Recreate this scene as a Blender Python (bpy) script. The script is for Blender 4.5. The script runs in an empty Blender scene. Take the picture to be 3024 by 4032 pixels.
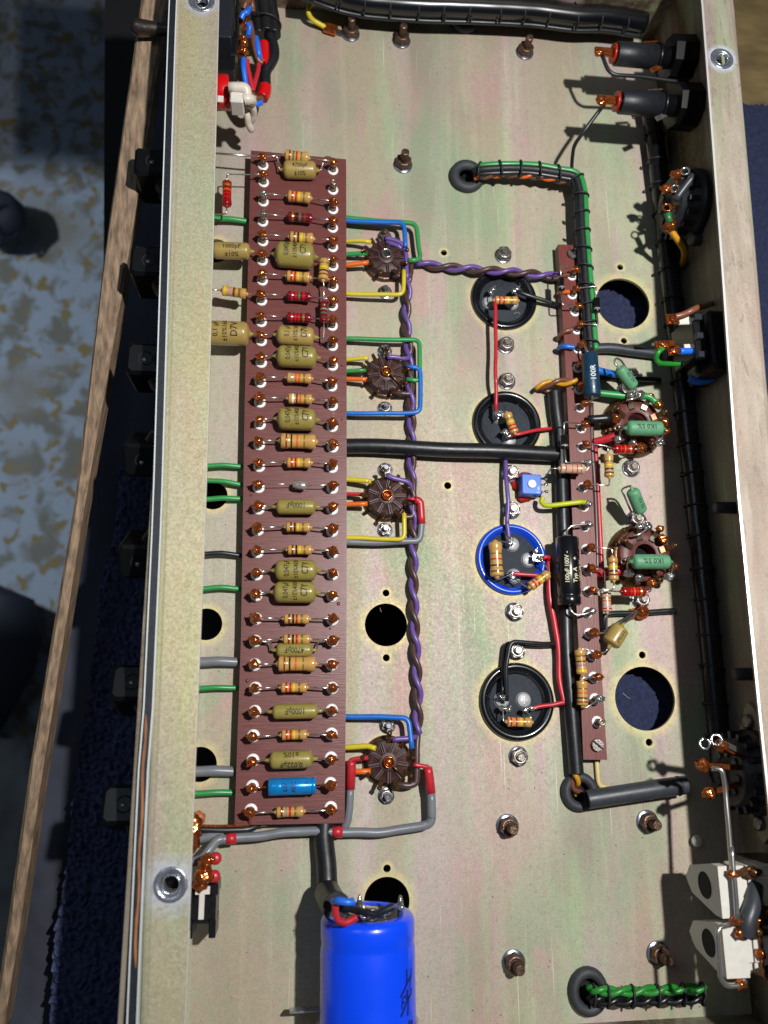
import bpy, bmesh, math, random
import numpy as np
from mathutils import Vector, Matrix, noise
random.seed(7)
C = bpy.context.scene.collection
S = 0.001                      # everything below is written in millimetres

# ------------------------------------------------------------ camera
F, PX, PY, NX, NY, D = 3028., 1512., 2016., 1170., 2720., 340.
zc = -np.array([(NX-PX)/F, -(NY-PY)/F, -1.]); zc /= np.linalg.norm(zc)
Lh = F*F/math.hypot(NX-PX, NY-PY)
u_ = np.array([PX-NX, PY-NY]); u_ /= np.linalg.norm(u_)
vx = -98.; vy = (Lh-u_[0]*vx)/u_[1]
yc = np.array([vx, -vy, -F]); yc /= np.linalg.norm(yc); yc -= zc*(yc@zc); yc /= np.linalg.norm(yc)
R = np.array([np.cross(yc, zc), yc, zc])        # camera -> world
def P(px, py, z=0.):
    """point of the bench (mm) that the photograph shows at px,py, z mm above the chassis plate"""
    d = R@np.array([px-PX, -(py-PY), -F]); t = (z-D)/d[2]
    return Vector((d[0]*t, d[1]*t, z))
cam = bpy.data.cameras.new('camera'); camo = bpy.data.objects.new('camera', cam); C.objects.link(camo)
camo.matrix_world = Matrix([[*R[0], 0], [*R[1], 0], [*R[2], D*S], [0, 0, 0, 1]])
cam.sensor_fit = 'VERTICAL'; cam.sensor_height = 36; cam.lens = 36*F/4032.
cam.clip_start = 0.01; cam.clip_end = 20
cam.dof.use_dof = True; cam.dof.focus_distance = 0.335; cam.dof.aperture_fstop = 10
sc = bpy.context.scene; sc.camera = camo
# ------------------------------------------------------------ world, lamps, exposure
w = bpy.data.worlds.new('World'); sc.world = w; w.use_nodes = True
w.node_tree.nodes['Background'].inputs[0].default_value = (0.62, 0.78, 1.0, 1)
w.node_tree.nodes['Background'].inputs[1].default_value = 0.055
def spot(name, loc, target, watts, angle, blend, radius, col):
    l = bpy.data.lights.new(name, 'SPOT'); l.energy = watts; l.spot_size = math.radians(angle); l.spot_blend = blend
    l.shadow_soft_size = radius*S; l.color = col
    o = bpy.data.objects.new(name, l); C.objects.link(o); o.location = Vector(loc)*S
    o.rotation_euler = (Vector(target)-Vector(loc)).to_track_quat('-Z', 'Y').to_euler(); return o
spot('bench_lamp', (185, 120, 560), (60, 125, 0), 17.8, 112, 1.0, 9, (1.0, 0.98, 0.965))
spot('floor_fill_spot', (-760, 420, 250), (-430, 430, -750), 25.0, 39, 0.12, 30, (0.8, 0.9, 1.0))  # added spot with an unseen source, its cone confined to the floor patch
wl = bpy.data.lights.new('cool_fill', 'AREA'); wl.energy = 0.5; wl.size = .35; wl.color = (.66, .82, 1.0)  # added cool fill for knobs, cloth and rail; no actual window
wo = bpy.data.objects.new('cool_fill', wl); C.objects.link(wo); wo.location = Vector((-380, 300, 760))*S
wo.rotation_euler = (Vector((30, 100, 0))-Vector((-380, 300, 760))).to_track_quat('-Z', 'Y').to_euler()
vs = sc.view_settings; vs.view_transform = 'Standard'; vs.look = 'None'; vs.exposure = 0.0; vs.gamma = 1

# ------------------------------------------------------------ materials
def lin(h):
    h = h.lstrip('#'); v = [int(h[i:i+2], 16)/255 for i in (0, 2, 4)]
    return tuple((x/12.92 if x < .04045 else ((x+.055)/1.055)**2.4) for x in v)+(1,)
MATS = {}
def mat(name, col, rough=.5, metal=0., noise_amt=.0, nscale=.4, bump=0., bscale=2., coat=0., spec=.5, trans=0., streak=None):
    if name in MATS: return MATS[name]
    m = bpy.data.materials.new(name); m.use_nodes = True; nt = m.node_tree; b = nt.nodes['Principled BSDF']
    c = lin(col) if isinstance(col, str) else col
    b.inputs['Base Color'].default_value = c; b.inputs['Roughness'].default_value = rough
    b.inputs['Metallic'].default_value = metal; b.inputs['Coat Weight'].default_value = coat
    b.inputs['Specular IOR Level'].default_value = spec; b.inputs['Transmission Weight'].default_value = trans
    if noise_amt or bump or streak:
        tc = nt.nodes.new('ShaderNodeTexCoord'); mp = nt.nodes.new('ShaderNodeMapping')
        s = [1000, 1000, 1000]
        if streak: s = [1000*k for k in streak]
        mp.inputs['Scale'].default_value = s; nt.links.new(tc.outputs['Object'], mp.inputs['Vector'])
    if noise_amt:
        n = nt.nodes.new('ShaderNodeTexNoise'); n.inputs['Scale'].default_value = nscale; n.inputs['Detail'].default_value = 5
        nt.links.new(mp.outputs[0], n.inputs['Vector'])
        r = nt.nodes.new('ShaderNodeMapRange'); r.inputs['From Min'].default_value = .3; r.inputs['From Max'].default_value = .7
        r.inputs['To Min'].default_value = 1-noise_amt; r.inputs['To Max'].default_value = 1+noise_amt
        nt.links.new(n.outputs['Fac'], r.inputs['Value'])
        mx = nt.nodes.new('ShaderNodeMix'); mx.data_type = 'RGBA'; mx.blend_type = 'MULTIPLY'; mx.inputs['Factor'].default_value = 1
        mx.inputs['A'].default_value = c; nt.links.new(r.outputs[0], mx.inputs['B'])
        nt.links.new(mx.outputs['Result'], b.inputs['Base Color'])
        r2 = nt.nodes.new('ShaderNodeMapRange'); r2.inputs['To Min'].default_value = max(0.02, rough-.12); r2.inputs['To Max'].default_value = min(1, rough+.12)
        nt.links.new(n.outputs['Fac'], r2.inputs['Value']); nt.links.new(r2.outputs[0], b.inputs['Roughness'])
    if bump:
        n2 = nt.nodes.new('ShaderNodeTexNoise'); n2.inputs['Scale'].default_value = bscale; n2.inputs['Detail'].default_value = 4
        nt.links.new(mp.outputs[0], n2.inputs['Vector'])
        bp = nt.nodes.new('ShaderNodeBump'); bp.inputs['Strength'].default_value = bump; bp.inputs['Distance'].default_value = 0.0003
        nt.links.new(n2.outputs['Fac'], bp.inputs['Height']); nt.links.new(bp.outputs[0], b.inputs['Normal'])
    MATS[name] = m; return m

PLATE_HOLES = []      # filled below: (x, y, r)
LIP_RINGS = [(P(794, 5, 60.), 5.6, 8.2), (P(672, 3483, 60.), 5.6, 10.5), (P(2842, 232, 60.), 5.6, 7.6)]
def plate_material(name, halo=True, base=('#a99d86', '#909f80', '#b2958c', '#938b7c'), metal=.16, rough=.6):
    """yellow-passivated zinc: beige with green and pink bloom, drawn streaks along the sheet, fine grain"""
    m = bpy.data.materials.new(name); m.use_nodes = True; nt = m.node_tree; N = nt.nodes; Lk = nt.links; b = N['Principled BSDF']
    b.inputs['Metallic'].default_value = metal; b.inputs['Specular IOR Level'].default_value = .28
    tc = N.new('ShaderNodeTexCoord')
    def nz(scale, sx=1, sy=1, det=4, dist=0.):
        mp = N.new('ShaderNodeMapping'); mp.inputs['Scale'].default_value = (1000*sx, 1000*sy, 1000)
        Lk.new(tc.outputs['Object'], mp.inputs[0]); n = N.new('ShaderNodeTexNoise'); n.inputs['Scale'].default_value = scale
        n.inputs['Detail'].default_value = det; n.inputs['Distortion'].default_value = dist
        Lk.new(mp.outputs[0], n.inputs['Vector']); return n.outputs['Fac']
    def rng(v, a, b_, c=0, d=1):
        r = N.new('ShaderNodeMapRange'); r.inputs['From Min'].default_value = a; r.inputs['From Max'].default_value = b_
        r.inputs['To Min'].default_value = c; r.inputs['To Max'].default_value = d; Lk.new(v, r.inputs[0]); return r.outputs[0]
    def mix(f, a, b_, mode='MIX'):
        x = N.new('ShaderNodeMix'); x.data_type = 'RGBA'; x.blend_type = mode
        if hasattr(f, 'links') or not isinstance(f, (int, float)): Lk.new(f, x.inputs['Factor'])
        else: x.inputs['Factor'].default_value = f
        for s_, v in (('A', a), ('B', b_)):
            if isinstance(v, str): x.inputs[s_].default_value = lin(v)
            elif isinstance(v, tuple): x.inputs[s_].default_value = v
            else: Lk.new(v, x.inputs[s_])
        return x.outputs['Result']
    c = mix(rng(nz(.022, 1, .55, 5, .6), .46, .6), base[0], base[1])
    c = mix(rng(nz(.03, 1.1, .5, 5, .8), .5, .62), c, base[2])
    c = mix(rng(nz(.016, 1.4, .6, 3), .5, .7), c, base[3])
    c = mix(rng(nz(.012, 1.2, .5, 4, .4), .45, .62, 0, .5), c, '#b0a896')
    c = mix(rng(nz(.05, 1, .09, 4, .6), .5, .68, 0, .5), c, '#b9b2a4')
    c = mix(rng(nz(.045, 1.2, .12, 4, .6), .52, .66, 0, .5), c, '#a3ba90')
    c = mix(rng(nz(.04, 1.3, .1, 4, .6), .54, .67, 0, .5), c, '#bd99a6')
    c = mix(rng(nz(.12, 1, .04, 3), .55, .8, 0, .3), c, '#cfc8ae')           # drawn streaks
    c = mix(rng(nz(.5, 1, .02, 2), .66, .8, 0, .25), c, '#d6d2bb')
    g = rng(nz(1.6, 1, 1, 6), .3, .7, .86, 1.12)
    c = mix(1., c, g, 'MULTIPLY')
    if halo:
        acc = None
        for (hx, hy, hr) in PLATE_HOLES:
            d = N.new('ShaderNodeVectorMath'); d.operation = 'DISTANCE'
            Lk.new(tc.outputs['Object'], d.inputs[0]); d.inputs[1].default_value = (hx*S, hy*S, 0)
            r = rng(d.outputs['Value'], (hr+.5)*S, (hr+min(4.5, 1.5+hr*.3))*S, 1, 0)
            if acc is None: acc = r
            else:
                mm = N.new('ShaderNodeMath'); mm.operation = 'MAXIMUM'; Lk.new(acc, mm.inputs[0]); Lk.new(r, mm.inputs[1]); acc = mm.outputs[0]
        f = N.new('ShaderNodeMath'); f.operation = 'MULTIPLY'; Lk.new(acc, f.inputs[0]); f.inputs[1].default_value = .6
        c = mix(f.outputs[0], c, '#d9c98c')
    if 'worn' in name:
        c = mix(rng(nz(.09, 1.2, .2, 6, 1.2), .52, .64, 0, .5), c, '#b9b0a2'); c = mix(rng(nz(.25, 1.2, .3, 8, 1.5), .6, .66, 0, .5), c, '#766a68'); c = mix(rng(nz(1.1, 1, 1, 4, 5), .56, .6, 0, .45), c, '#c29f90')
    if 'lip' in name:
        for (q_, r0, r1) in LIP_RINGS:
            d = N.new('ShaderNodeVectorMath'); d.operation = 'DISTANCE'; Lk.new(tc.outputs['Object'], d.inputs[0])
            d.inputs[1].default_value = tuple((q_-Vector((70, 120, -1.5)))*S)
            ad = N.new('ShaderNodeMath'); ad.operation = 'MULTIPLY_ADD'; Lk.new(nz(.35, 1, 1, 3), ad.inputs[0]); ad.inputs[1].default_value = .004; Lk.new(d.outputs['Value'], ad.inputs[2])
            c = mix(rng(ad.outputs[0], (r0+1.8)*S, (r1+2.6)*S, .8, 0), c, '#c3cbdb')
        c = mix(rng(nz(.35, 1, 1, 6, 1.5), .6, .68, 0, .35), c, '#8d7f62')
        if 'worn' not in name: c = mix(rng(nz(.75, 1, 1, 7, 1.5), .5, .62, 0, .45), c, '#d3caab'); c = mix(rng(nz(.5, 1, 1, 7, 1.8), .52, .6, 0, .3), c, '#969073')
    else: c = mix(rng(nz(.28, 1, .8, 6, .8), .52, .68, 0, .3), c, '#a58a83'); c = mix(rng(nz(.33, 1.1, .8, 6, .8), .52, .68, 0, .28), c, '#879a7c'); c = mix(rng(nz(.9, 1, 1, 7, 1.2), .56, .66, 0, .3), c, '#7a7464'); c = mix(rng(nz(1.2, 1, .012, 2), .7, .76, 0, .6), c, '#ddd8c4')
    Lk.new(c, b.inputs['Base Color'])
    Lk.new(rng(nz(.9, 1, 1, 4), .3, .7, rough-.08, rough+.12), b.inputs['Roughness'])
    bp = N.new('ShaderNodeBump'); bp.inputs['Strength'].default_value = .12; bp.inputs['Distance'].default_value = .0002
    Lk.new(nz(2.5, 1, 1, 5), bp.inputs['Height']); Lk.new(bp.outputs[0], b.inputs['Normal'])
    return m

M = lambda k: MATS[k]
mat('copper_solder', '#c46c38', .17, .85, .45, .9, .12, 1.2, spec=.6)
mat('tin_solder', '#c9c9c6', .16, .9, .1, .8, .4, 1.5)
mat('tinned_wire', '#c2bfb8', .25, .9)
mat('post_metal', '#9a8a76', .28, .85, .25, 1., .2, 2)
mat('collar_white', '#eeece8', .4, .15)
mat('steel', '#8d8680', .34, .85, .25, .8, .3, 2.)
mat('steel_brown', '#6b5548', .38, .75, .35, .7, .5, 1.6)
mat('terminal_metal', '#a4a6a6', .5, .25, .15, 1.2, .2, 2)
mat('washer_steel', '#8f94a0', .25, .9, .1, .6)
mat('black_rubber', '#1b1d20', .55, 0, .2, .3, .25, .8)
mat('grommet_rubber', '#2f3236', .6, 0, .2, .3, .35, .6)
mat('black_sleeve', '#16181b', .38, 0, .15, .3, .1, .8)
mat('grey_sleeve', '#33373c', .42, 0, .12, .25, .12, .8)
mat('black_plastic', '#101114', .3, 0, .1, .5, .05, 2)
mat('knob_black', '#050607', .38, 0, spec=.35)
mat('bakelite_black', '#1c1f24', .45, 0, .2, .8, .2, 3)
mat('disc_black', '#2e333a', .75, 0, .25, .6, .25, 2, spec=.3)
mat('can_black', '#0c0e12', .25, 0, coat=.5)
mat('blue_sleeve', '#0b46c8', .28, 0, coat=.5)
mat('blue_can', '#0546ee', .28, 0, .04, .05, .12, .12, coat=.6)
mat('socket_brown', '#3d2522', .5, 0, .25, .5, .3, 1.2)
mat('octal_brown', '#5e2e2a', .45, 0, .2, .6, .25, 2)
mat('tag_metal', '#6e5138', .3, .8, .3, 1)
mat('resin_tan', '#b98f4e', .24, 0, .08, .5, coat=.4)
mat('resin_maroon', '#6d0f1e', .22, 0, .1, .5, coat=.4)
mat('resin_red', '#8e0d0d', .22, 0, .1, .5, coat=.4)
mat('resin_pale', '#bd9a82', .24, 0, .06, .5, coat=.3)
mat('film_green', '#8d8040', .3, 0, .06, .4, .08, 1, coat=.3)
mat('film_tan', '#9c8549', .32, 0, .06, .4, .08, 1, coat=.25)
mat('green_ceramic', '#57906a', .5, 0, .08, .5, .25, 2)
mat('navy_ceramic', '#123349', .35, 0, .08, .5, .2, 2, coat=.2)
mat('blue_elco', '#1588d4', .2, .35, coat=.4)
mat('glass_silver', '#b9b8b4', .25, .6, .3, 1.5)
mat('trim_blue', '#1560c0', .35)
mat('red_wax', '#a6230f', .3, 0, .2, .5, .4, .6)
mat('white_plastic', '#cfccc2', .45, 0, .05, .4)
mat('white_wire', '#cdc3b6', .35)
mat('red_plastic', '#c50d10', .25, 0, coat=.4)
mat('ink', '#14140c', .6); mat('ink_white', '#c8d0d0', .5); mat('ink_navy', '#0a1050', .5); mat('ink_gold', '#d8d2a8', .5)
for n_, c_ in dict(black='#15120f', brown='#6a3316', red='#b3150f', orange='#c9541a', yellow='#d9b714', green='#3c6b47', violet='#8a6d94',
                   gold='#9a7f3a', grey='#8c8477', white='#ded6c4', dkred='#7a1216', lilac='#a98aa0').items(): mat('band_'+n_, c_, .28, .5 if n_ == 'gold' else 0, coat=.3)
for n_, c_ in dict(green='#2e8a47', blue='#1c66bd', yellow='#c7b52c', orange='#d9641c', purple='#624a8c', brown='#4a3330', grey='#6f7378',
                   red='#b32530', black='#1d2024', copperbrown='#7b4a36', lime='#b4bd1e', cream='#cbb77c', dgreen='#2c6b3f', egreen='#25802c',
                   amber='#c48a1c', ebrown='#6d4433', eblue='#2169d6').items(): mat('pvc_'+n_, c_, .36, 0, .06, .2, .05, .5)

# ------------------------------------------------------------ mesh helpers
class MB:
    def __init__(s): s.v = []; s.f = []; s.m = []; s.sm = []
    def add(s, vs, fs, mi=0, smooth=True):
        o = len(s.v); s.v += [Vector(v) for v in vs]; s.f += [tuple(i+o for i in f) for f in fs]
        s.m += [mi]*len(fs); s.sm += [smooth]*len(fs)
    def box(s, c, size, rot=None, mi=0, bev=0.):
        c = Vector(c); hx, hy, hz = [k/2 for k in size]; b = min(bev, hx*.45, hy*.45, hz*.45)
        Rm = rot or Matrix.Identity(3)
        if b <= 0:
            vs = [c+Rm@Vector((x*hx, y*hy, z*hz)) for z in (-1, 1) for x, y in ((-1, -1), (1, -1), (1, 1), (-1, 1))]
            s.add(vs, [(3, 2, 1, 0), (4, 5, 6, 7), (0, 1, 5, 4), (1, 2, 6, 5), (2, 3, 7, 6), (3, 0, 4, 7)], mi, False); return
        rings = []
        for (z, ins) in ((-hz, b), (-hz+b, 0), (hz-b, 0), (hz, b)):
            X, Y = hx-ins, hy-ins
            rings.append([c+Rm@Vector((x, y, z)) for x, y in ((-X+b, -Y), (X-b, -Y), (X, -Y+b), (X, Y-b), (X-b, Y), (-X+b, Y), (-X, Y-b), (-X, -Y+b))])
        s.rings(rings, mi, True, True, False)
    def rings(s, rings, mi=0, cap0=True, cap1=True, smooth=True, mis=None):
        n = len(rings[0]); vs = [v for r in rings for v in r]; fs = []; o = len(s.v); s.v += [Vector(v) for v in vs]
        for i in range(len(rings)-1):
            for j in range(n):
                k = (j+1) % n; s.f.append((o+i*n+j, o+i*n+k, o+(i+1)*n+k, o+(i+1)*n+j)); s.m.append(mis[i] if mis else mi); s.sm.append(smooth)
        if cap0: s.f.append(tuple(o+j for j in reversed(range(n)))); s.m.append(mis[0] if mis else mi); s.sm.append(False)
        if cap1: s.f.append(tuple(o+(len(rings)-1)*n+j for j in range(n))); s.m.append(mis[-1] if mis else mi); s.sm.append(False)
    def lathe(s, p0, axis, prof, seg=16, mi=0, mis=None, caps=True, up=None, smooth=True, a0=0.):
        """prof: (distance along axis, radius)"""
        p0 = Vector(p0); ax = Vector(axis).normalized(); e1 = (Vector(up) if up else (Vector((0, 0, 1)) if abs(ax.z) < .9 else Vector((1, 0, 0))))
        e1 = (e1-ax*e1.dot(ax)).normalized(); e2 = ax.cross(e1)
        rr = [[p0+ax*t+(e1*math.cos(a0+2*math.pi*j/seg)+e2*math.sin(a0+2*math.pi*j/seg))*r for j in range(seg)] for t, r in prof]
        s.rings(rr, mi, caps, caps, smooth, mis)
    def tube(s, pts, r, seg=8, mi=0, caps=True):
        pts = [Vector(p) for p in pts]; n = len(pts)
        if n < 2: return
        T = []
        for i in range(n):
            t = (pts[min(i+1, n-1)]-pts[max(i-1, 0)]); T.append(t.normalized() if t.length > 1e-9 else Vector((1, 0, 0)))
        e = Vector((0, 0, 1)) if abs(T[0].z) < .9 else Vector((1, 0, 0)); e = (e-T[0]*e.dot(T[0])).normalized(); rr = []
        for i in range(n):
            e = (e-T[i]*e.dot(T[i])).normalized(); f = T[i].cross(e); ri = r[i] if isinstance(r, (list, tuple)) else r
            rr.append([pts[i]+(e*math.cos(2*math.pi*j/seg)+f*math.sin(2*math.pi*j/seg))*ri for j in range(seg)])
        s.rings(rr, mi, caps, caps, True)
    def torus(s, c, axis, Rr, r, n=24, m=8, mi=0):
        ax = Vector(axis).normalized(); e1 = ax.orthogonal().normalized(); e2 = ax.cross(e1); c = Vector(c); rr = []
        for i in range(n+1):
            a = 2*math.pi*i/n; d = e1*math.cos(a)+e2*math.sin(a)
            rr.append([c+d*(Rr+r*math.cos(2*math.pi*j/m))+ax*r*math.sin(2*math.pi*j/m) for j in range(m)])
        s.rings(rr, mi, False, False, True)
    def blob(s, c, rx, ry, rz, amp=.15, n=10, m=7, seed=0, mi=0):
        c = Vector(c); rr = []
        for i in range(m+1):
            ph = math.pi*i/m; ring = []
            for j in range(n):
                a = 2*math.pi*j/n; d = Vector((math.sin(ph)*math.cos(a), math.sin(ph)*math.sin(a), -math.cos(ph)))
                k = 1+amp*noise.noise(d*1.7+Vector((seed*3.1, seed, 0)))*2
                ring.append(c+Vector((d.x*rx, d.y*ry, d.z*rz))*k)
            rr.append(ring)
        s.rings(rr, mi, True, True, True)
    def prism(s, poly, z0, z1, mi=0):
        n = len(poly); vs = [Vector((x, y, z0)) for x, y in poly]+[Vector((x, y, z1)) for x, y in poly]
        s.add(vs, [tuple(reversed(range(n))), tuple(range(n, 2*n))]+[(i, (i+1) % n, n+(i+1) % n, n+i) for i in range(n)], mi, False)
    def mesh(s, name, mats, org=Vector((0, 0, 0))):
        me = bpy.data.meshes.new(name); me.from_pydata([tuple((v-org)*S) for v in s.v], [], s.f)
        for x in (mats if isinstance(mats, (list, tuple)) else [mats]): me.materials.append(MATS[x] if isinstance(x, str) else x)
        me.polygons.foreach_set('material_index', s.m); me.polygons.foreach_set('use_smooth', s.sm); me.update(); return me
    def build(s, name, mats, parent=None):
        org = parent['org_'] if parent and 'org_' in parent else (0, 0, 0)
        org = Vector(org)
        if parent is None and s.v: org = sum(s.v, Vector())/len(s.v); org.z = min(v.z for v in s.v)
        o = bpy.data.objects.new(name, s.mesh(name, mats, org)); C.objects.link(o)
        if parent: o.parent = parent; o['org_'] = list(org)
        else: o.location = org*S; o['org_'] = list(org)
        return o
def tag(o, label=None, cat=None, group=None, kind=None):
    if label: o['label'] = label
    if cat: o['category'] = cat
    if group: o['group'] = group
    if kind: o['kind'] = kind
    return o
def thing(name, loc, label, cat, group=None):
    o = bpy.data.objects.new(name, None); o.empty_display_size = .003; C.objects.link(o); o.location = Vector(loc)*S; o['org_'] = list(loc)
    return tag(o, label, cat, group)
def inst(mesh, name, parent, loc, rotz=0., scale=1.):
    """another object on shared mesh data; loc is the absolute position in mm"""
    o = bpy.data.objects.new(name, mesh); C.objects.link(o); o.parent = parent
    o.location = (Vector(loc)-Vector(parent['org_']))*S; o.rotation_euler = (0, 0, rotz); o.scale = (scale,)*3
    o['org_'] = list(loc); return o

def fillet(pts, r=3., n=5):
    pts = [Vector(p) for p in pts]; out = [pts[0]]
    for i in range(1, len(pts)-1):
        a, b, c = pts[i-1], pts[i], pts[i+1]; la, lc = (a-b).length, (c-b).length; q = min(r, la*.48, lc*.48)
        p0 = b+(a-b).normalized()*q if la > 1e-6 else b; p1 = b+(c-b).normalized()*q if lc > 1e-6 else b
        out += [p0.lerp(b, t).lerp(b.lerp(p1, t), t) for t in [k/n for k in range(n+1)]]
    return out+[pts[-1]]
def smooth(pts, n=8):
    pts = [Vector(p) for p in pts]; q = [pts[0]*2-pts[1]]+pts+[pts[-1]*2-pts[-2]]; out = []
    for i in range(1, len(q)-2):
        for k in range(n):
            t = k/n; a, b, c, d = q[i-1:i+3]
            out.append(.5*((2*b)+(c-a)*t+(2*a-5*b+4*c-d)*t*t+(3*b-a-3*c+d)*t**3))
    return out+[pts[-1]]
def resample(pts, step):
    out = [pts[0]]; acc = 0.
    for a, b in zip(pts, pts[1:]):
        L = (b-a).length; t = step-acc
        while t <= L: out.append(a.lerp(b, t/L)); t += step
        acc = (acc+L) % step if L else acc
    if (out[-1]-pts[-1]).length > step*.3: out.append(pts[-1])
    return out
def helix(path, Rr, pitch, ph, squash=1.):
    path = resample(path, pitch/12); out = []; s = 0.
    for i, p in enumerate(path):
        t = (path[min(i+1, len(path)-1)]-path[max(i-1, 0)]).normalized(); side = t.cross(Vector((0, 0, 1))).normalized(); up = side.cross(t)
        if i: s += (p-path[i-1]).length
        a = 2*math.pi*s/pitch+ph; out.append(p+side*Rr*math.cos(a)+up*Rr*squash*math.sin(a))
    return out
def WP(*q): return [P(*a) for a in q]
def wire(name, pts, r, m, label, cat='wire', fil=3., group=None, seg=8, raw=False, parent=None):
    pts = [Vector(p) for p in (pts if raw else fillet(pts, fil))]
    L_ = sum((a_-b_).length for a_, b_ in zip(pts, pts[1:]))
    if L_ > 12 and r > .7:
        q_ = []
        for a_, b_ in zip(pts, pts[1:]):
            n_ = max(1, int((b_-a_).length/2.5)); q_ += [a_.lerp(b_, k/n_) for k in range(n_)]
        q_.append(pts[-1]); am = min(.38, .12+L_*.004); ph = r*7+pts[0].x
        pts = [p+Vector((noise.noise(p*.07+Vector((ph, 0, 0))), noise.noise(p*.07+Vector((0, ph, 3))), .4*noise.noise(p*.07+Vector((5, 3, ph)))))*am*2*min(1, k/4, (len(q_)-1-k)/4) for k, p in enumerate(q_)]
    b = MB(); b.tube(pts, r, seg); o = b.build(name, m, parent)
    if parent is None: tag(o, label, cat, group)
    return o

# text decals wrapped onto round bodies
def text_mesh(txt, size, m):
    cu = bpy.data.curves.new('t', 'FONT'); cu.body = txt; cu.size = size; cu.align_x = 'CENTER'; cu.align_y = 'CENTER'; cu.resolution_u = 2; cu.offset = size*.012
    o = bpy.data.objects.new('t', cu); C.objects.link(o); dg = bpy.context.evaluated_depsgraph_get(); dg.update()
    me = bpy.data.meshes.new_from_object(o.evaluated_get(dg)); bpy.data.objects.remove(o); bpy.data.curves.remove(cu)
    # cut the glyphs into narrow strips so that they follow the round bodies they are wrapped on
    bm = bmesh.new(); bm.from_mesh(me); bpy.data.meshes.remove(me); st = size*.16
    xs = [v.co.x for v in bm.verts]; W_ = max(map(abs, xs))
    for ax_, lim in ((0, W_), (1, size*.8)):
        k = -int(lim/st)
        while k*st < lim:
            co = Vector((0, 0, 0)); no = Vector((0, 0, 0)); co[ax_] = k*st+.0007; no[ax_] = 1
            bmesh.ops.bisect_plane(bm, geom=bm.verts[:]+bm.edges[:]+bm.faces[:], plane_co=co, plane_no=no, dist=1e-5); k += 1
    bm.verts.index_update(); vs = [(v.co.x, v.co.y) for v in bm.verts]; fs = [tuple(v.index for v in f.verts) for f in bm.faces]; bm.free(); return vs, fs
def print_on(p0, p1, r, lines, size, parent, ink='ink', across=False, flip=False, ang=0., off=0., gap=1.25, sx=.85, shift=0.):
    """wrap lines of print on a cylinder p0->p1; ang turns the print about the axis"""
    p0, p1 = Vector(p0), Vector(p1); ax = (p1-p0).normalized(); mid = (p0+p1)/2+ax*shift; L = (p1-p0).length
    up = Vector((0, 0, 1)); up = (up-ax*up.dot(ax)).normalized(); side = up.cross(ax); b = MB(); rr = r+.05
    for i, t in enumerate(lines):
        if not t: continue
        vs, fs = text_mesh(t, size*(1.3 if t in ('C7Y', 'D7V') else .92 if '%' in t and '0V' in t else 1), None); k = -1 if flip else 1; out = []
        for (x, y) in vs:
            x *= sx; y2 = y-(i-(len(lines)-1)/2)*size*gap
            a, c_ = (x*k, y2*k) if not across else (-y2*k, x*k)
            th = (c_+off)/rr+ang
            out.append(mid+ax*a+(up*math.cos(th)+side*math.sin(th))*rr)
        b.add(out, fs, 0, False)
    if b.v: return b.build('print', ink, parent)
def flat_print(origin, ux, uy, txt, size, parent, ink):
    vs, fs = text_mesh(txt, size, None); b = MB(); o = Vector(origin); ux = Vector(ux).normalized(); uy = Vector(uy).normalized()
    b.add([o+ux*x+uy*y for x, y in vs], fs, 0, False); return b.build('print', ink, parent)

# ============================================================ SETTING
ZH = 60.                                # height of the chassis walls
XL, XR, XFL, XFR = -53., 190.5, -35.5, 173.5
Y0, Y1 = P(2500, 4018).y, 352.
mat('painted_floor', '#8f9aa6', .7)
def floor_material():
    m = bpy.data.materials.new('painted_floor_worn'); m.use_nodes = True; nt = m.node_tree; N = nt.nodes; Lk = nt.links; b = N['Principled BSDF']
    b.inputs['Roughness'].default_value = .75; tc = N.new('ShaderNodeTexCoord')
    def nz(sc_, det, dist=0):
        mp = N.new('ShaderNodeMapping'); mp.inputs['Scale'].default_value = (1000, 1000, 1000); Lk.new(tc.outputs['Object'], mp.inputs[0])
        n = N.new('ShaderNodeTexNoise'); n.inputs['Scale'].default_value = sc_; n.inputs['Detail'].default_value = det; n.inputs['Distortion'].default_value = dist
        Lk.new(mp.outputs[0], n.inputs['Vector']); return n.outputs['Fac']
    def ramp(v, a, b_):
        r = N.new('ShaderNodeMapRange'); r.inputs[1].default_value = a; r.inputs[2].default_value = b_; Lk.new(v, r.inputs[0]); return r.outputs[0]
    def mix(f, a, b_):
        x = N.new('ShaderNodeMix'); x.data_type = 'RGBA'; Lk.new(f, x.inputs['Factor'])
        for s_, v in (('A', a), ('B', b_)):
            if isinstance(v, str): x.inputs[s_].default_value = lin(v)
            else: Lk.new(v, x.inputs[s_])
        return x.outputs['Result']
    c = mix(ramp(nz(.03, 8, .5), .47, .6), '#8c97a5', '#6a6860')
    c = mix(ramp(nz(.05, 6, .4), .57, .62), c, '#7a6b45')
    c = mix(ramp(nz(.006, 3), .55, .7), c, '#7d7a74'); Lk.new(c, b.inputs['Base Color']); return m
def sheet(name, pts, m, label=None, cat=None, kind=None, thick=3., top=None):
    b = MB(); z = pts[0][2]; n = len(pts)
    vs = [Vector(p) for p in pts]+[Vector(p)-Vector((0, 0, thick)) for p in pts]
    b.add(vs, [tuple(range(n)), tuple(reversed(range(n, 2*n)))]+[(i, n+i, n+(i+1) % n, (i+1) % n) for i in range(n)], 0, False)
    return tag(b.build(name, m), label, cat, None, kind)
fm = floor_material()
sheet('floor', [(-2200, -1600, -750), (2200, -1600, -750), (2200, 2400, -750), (-2200, 2400, -750)], fm, kind='structure')
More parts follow.
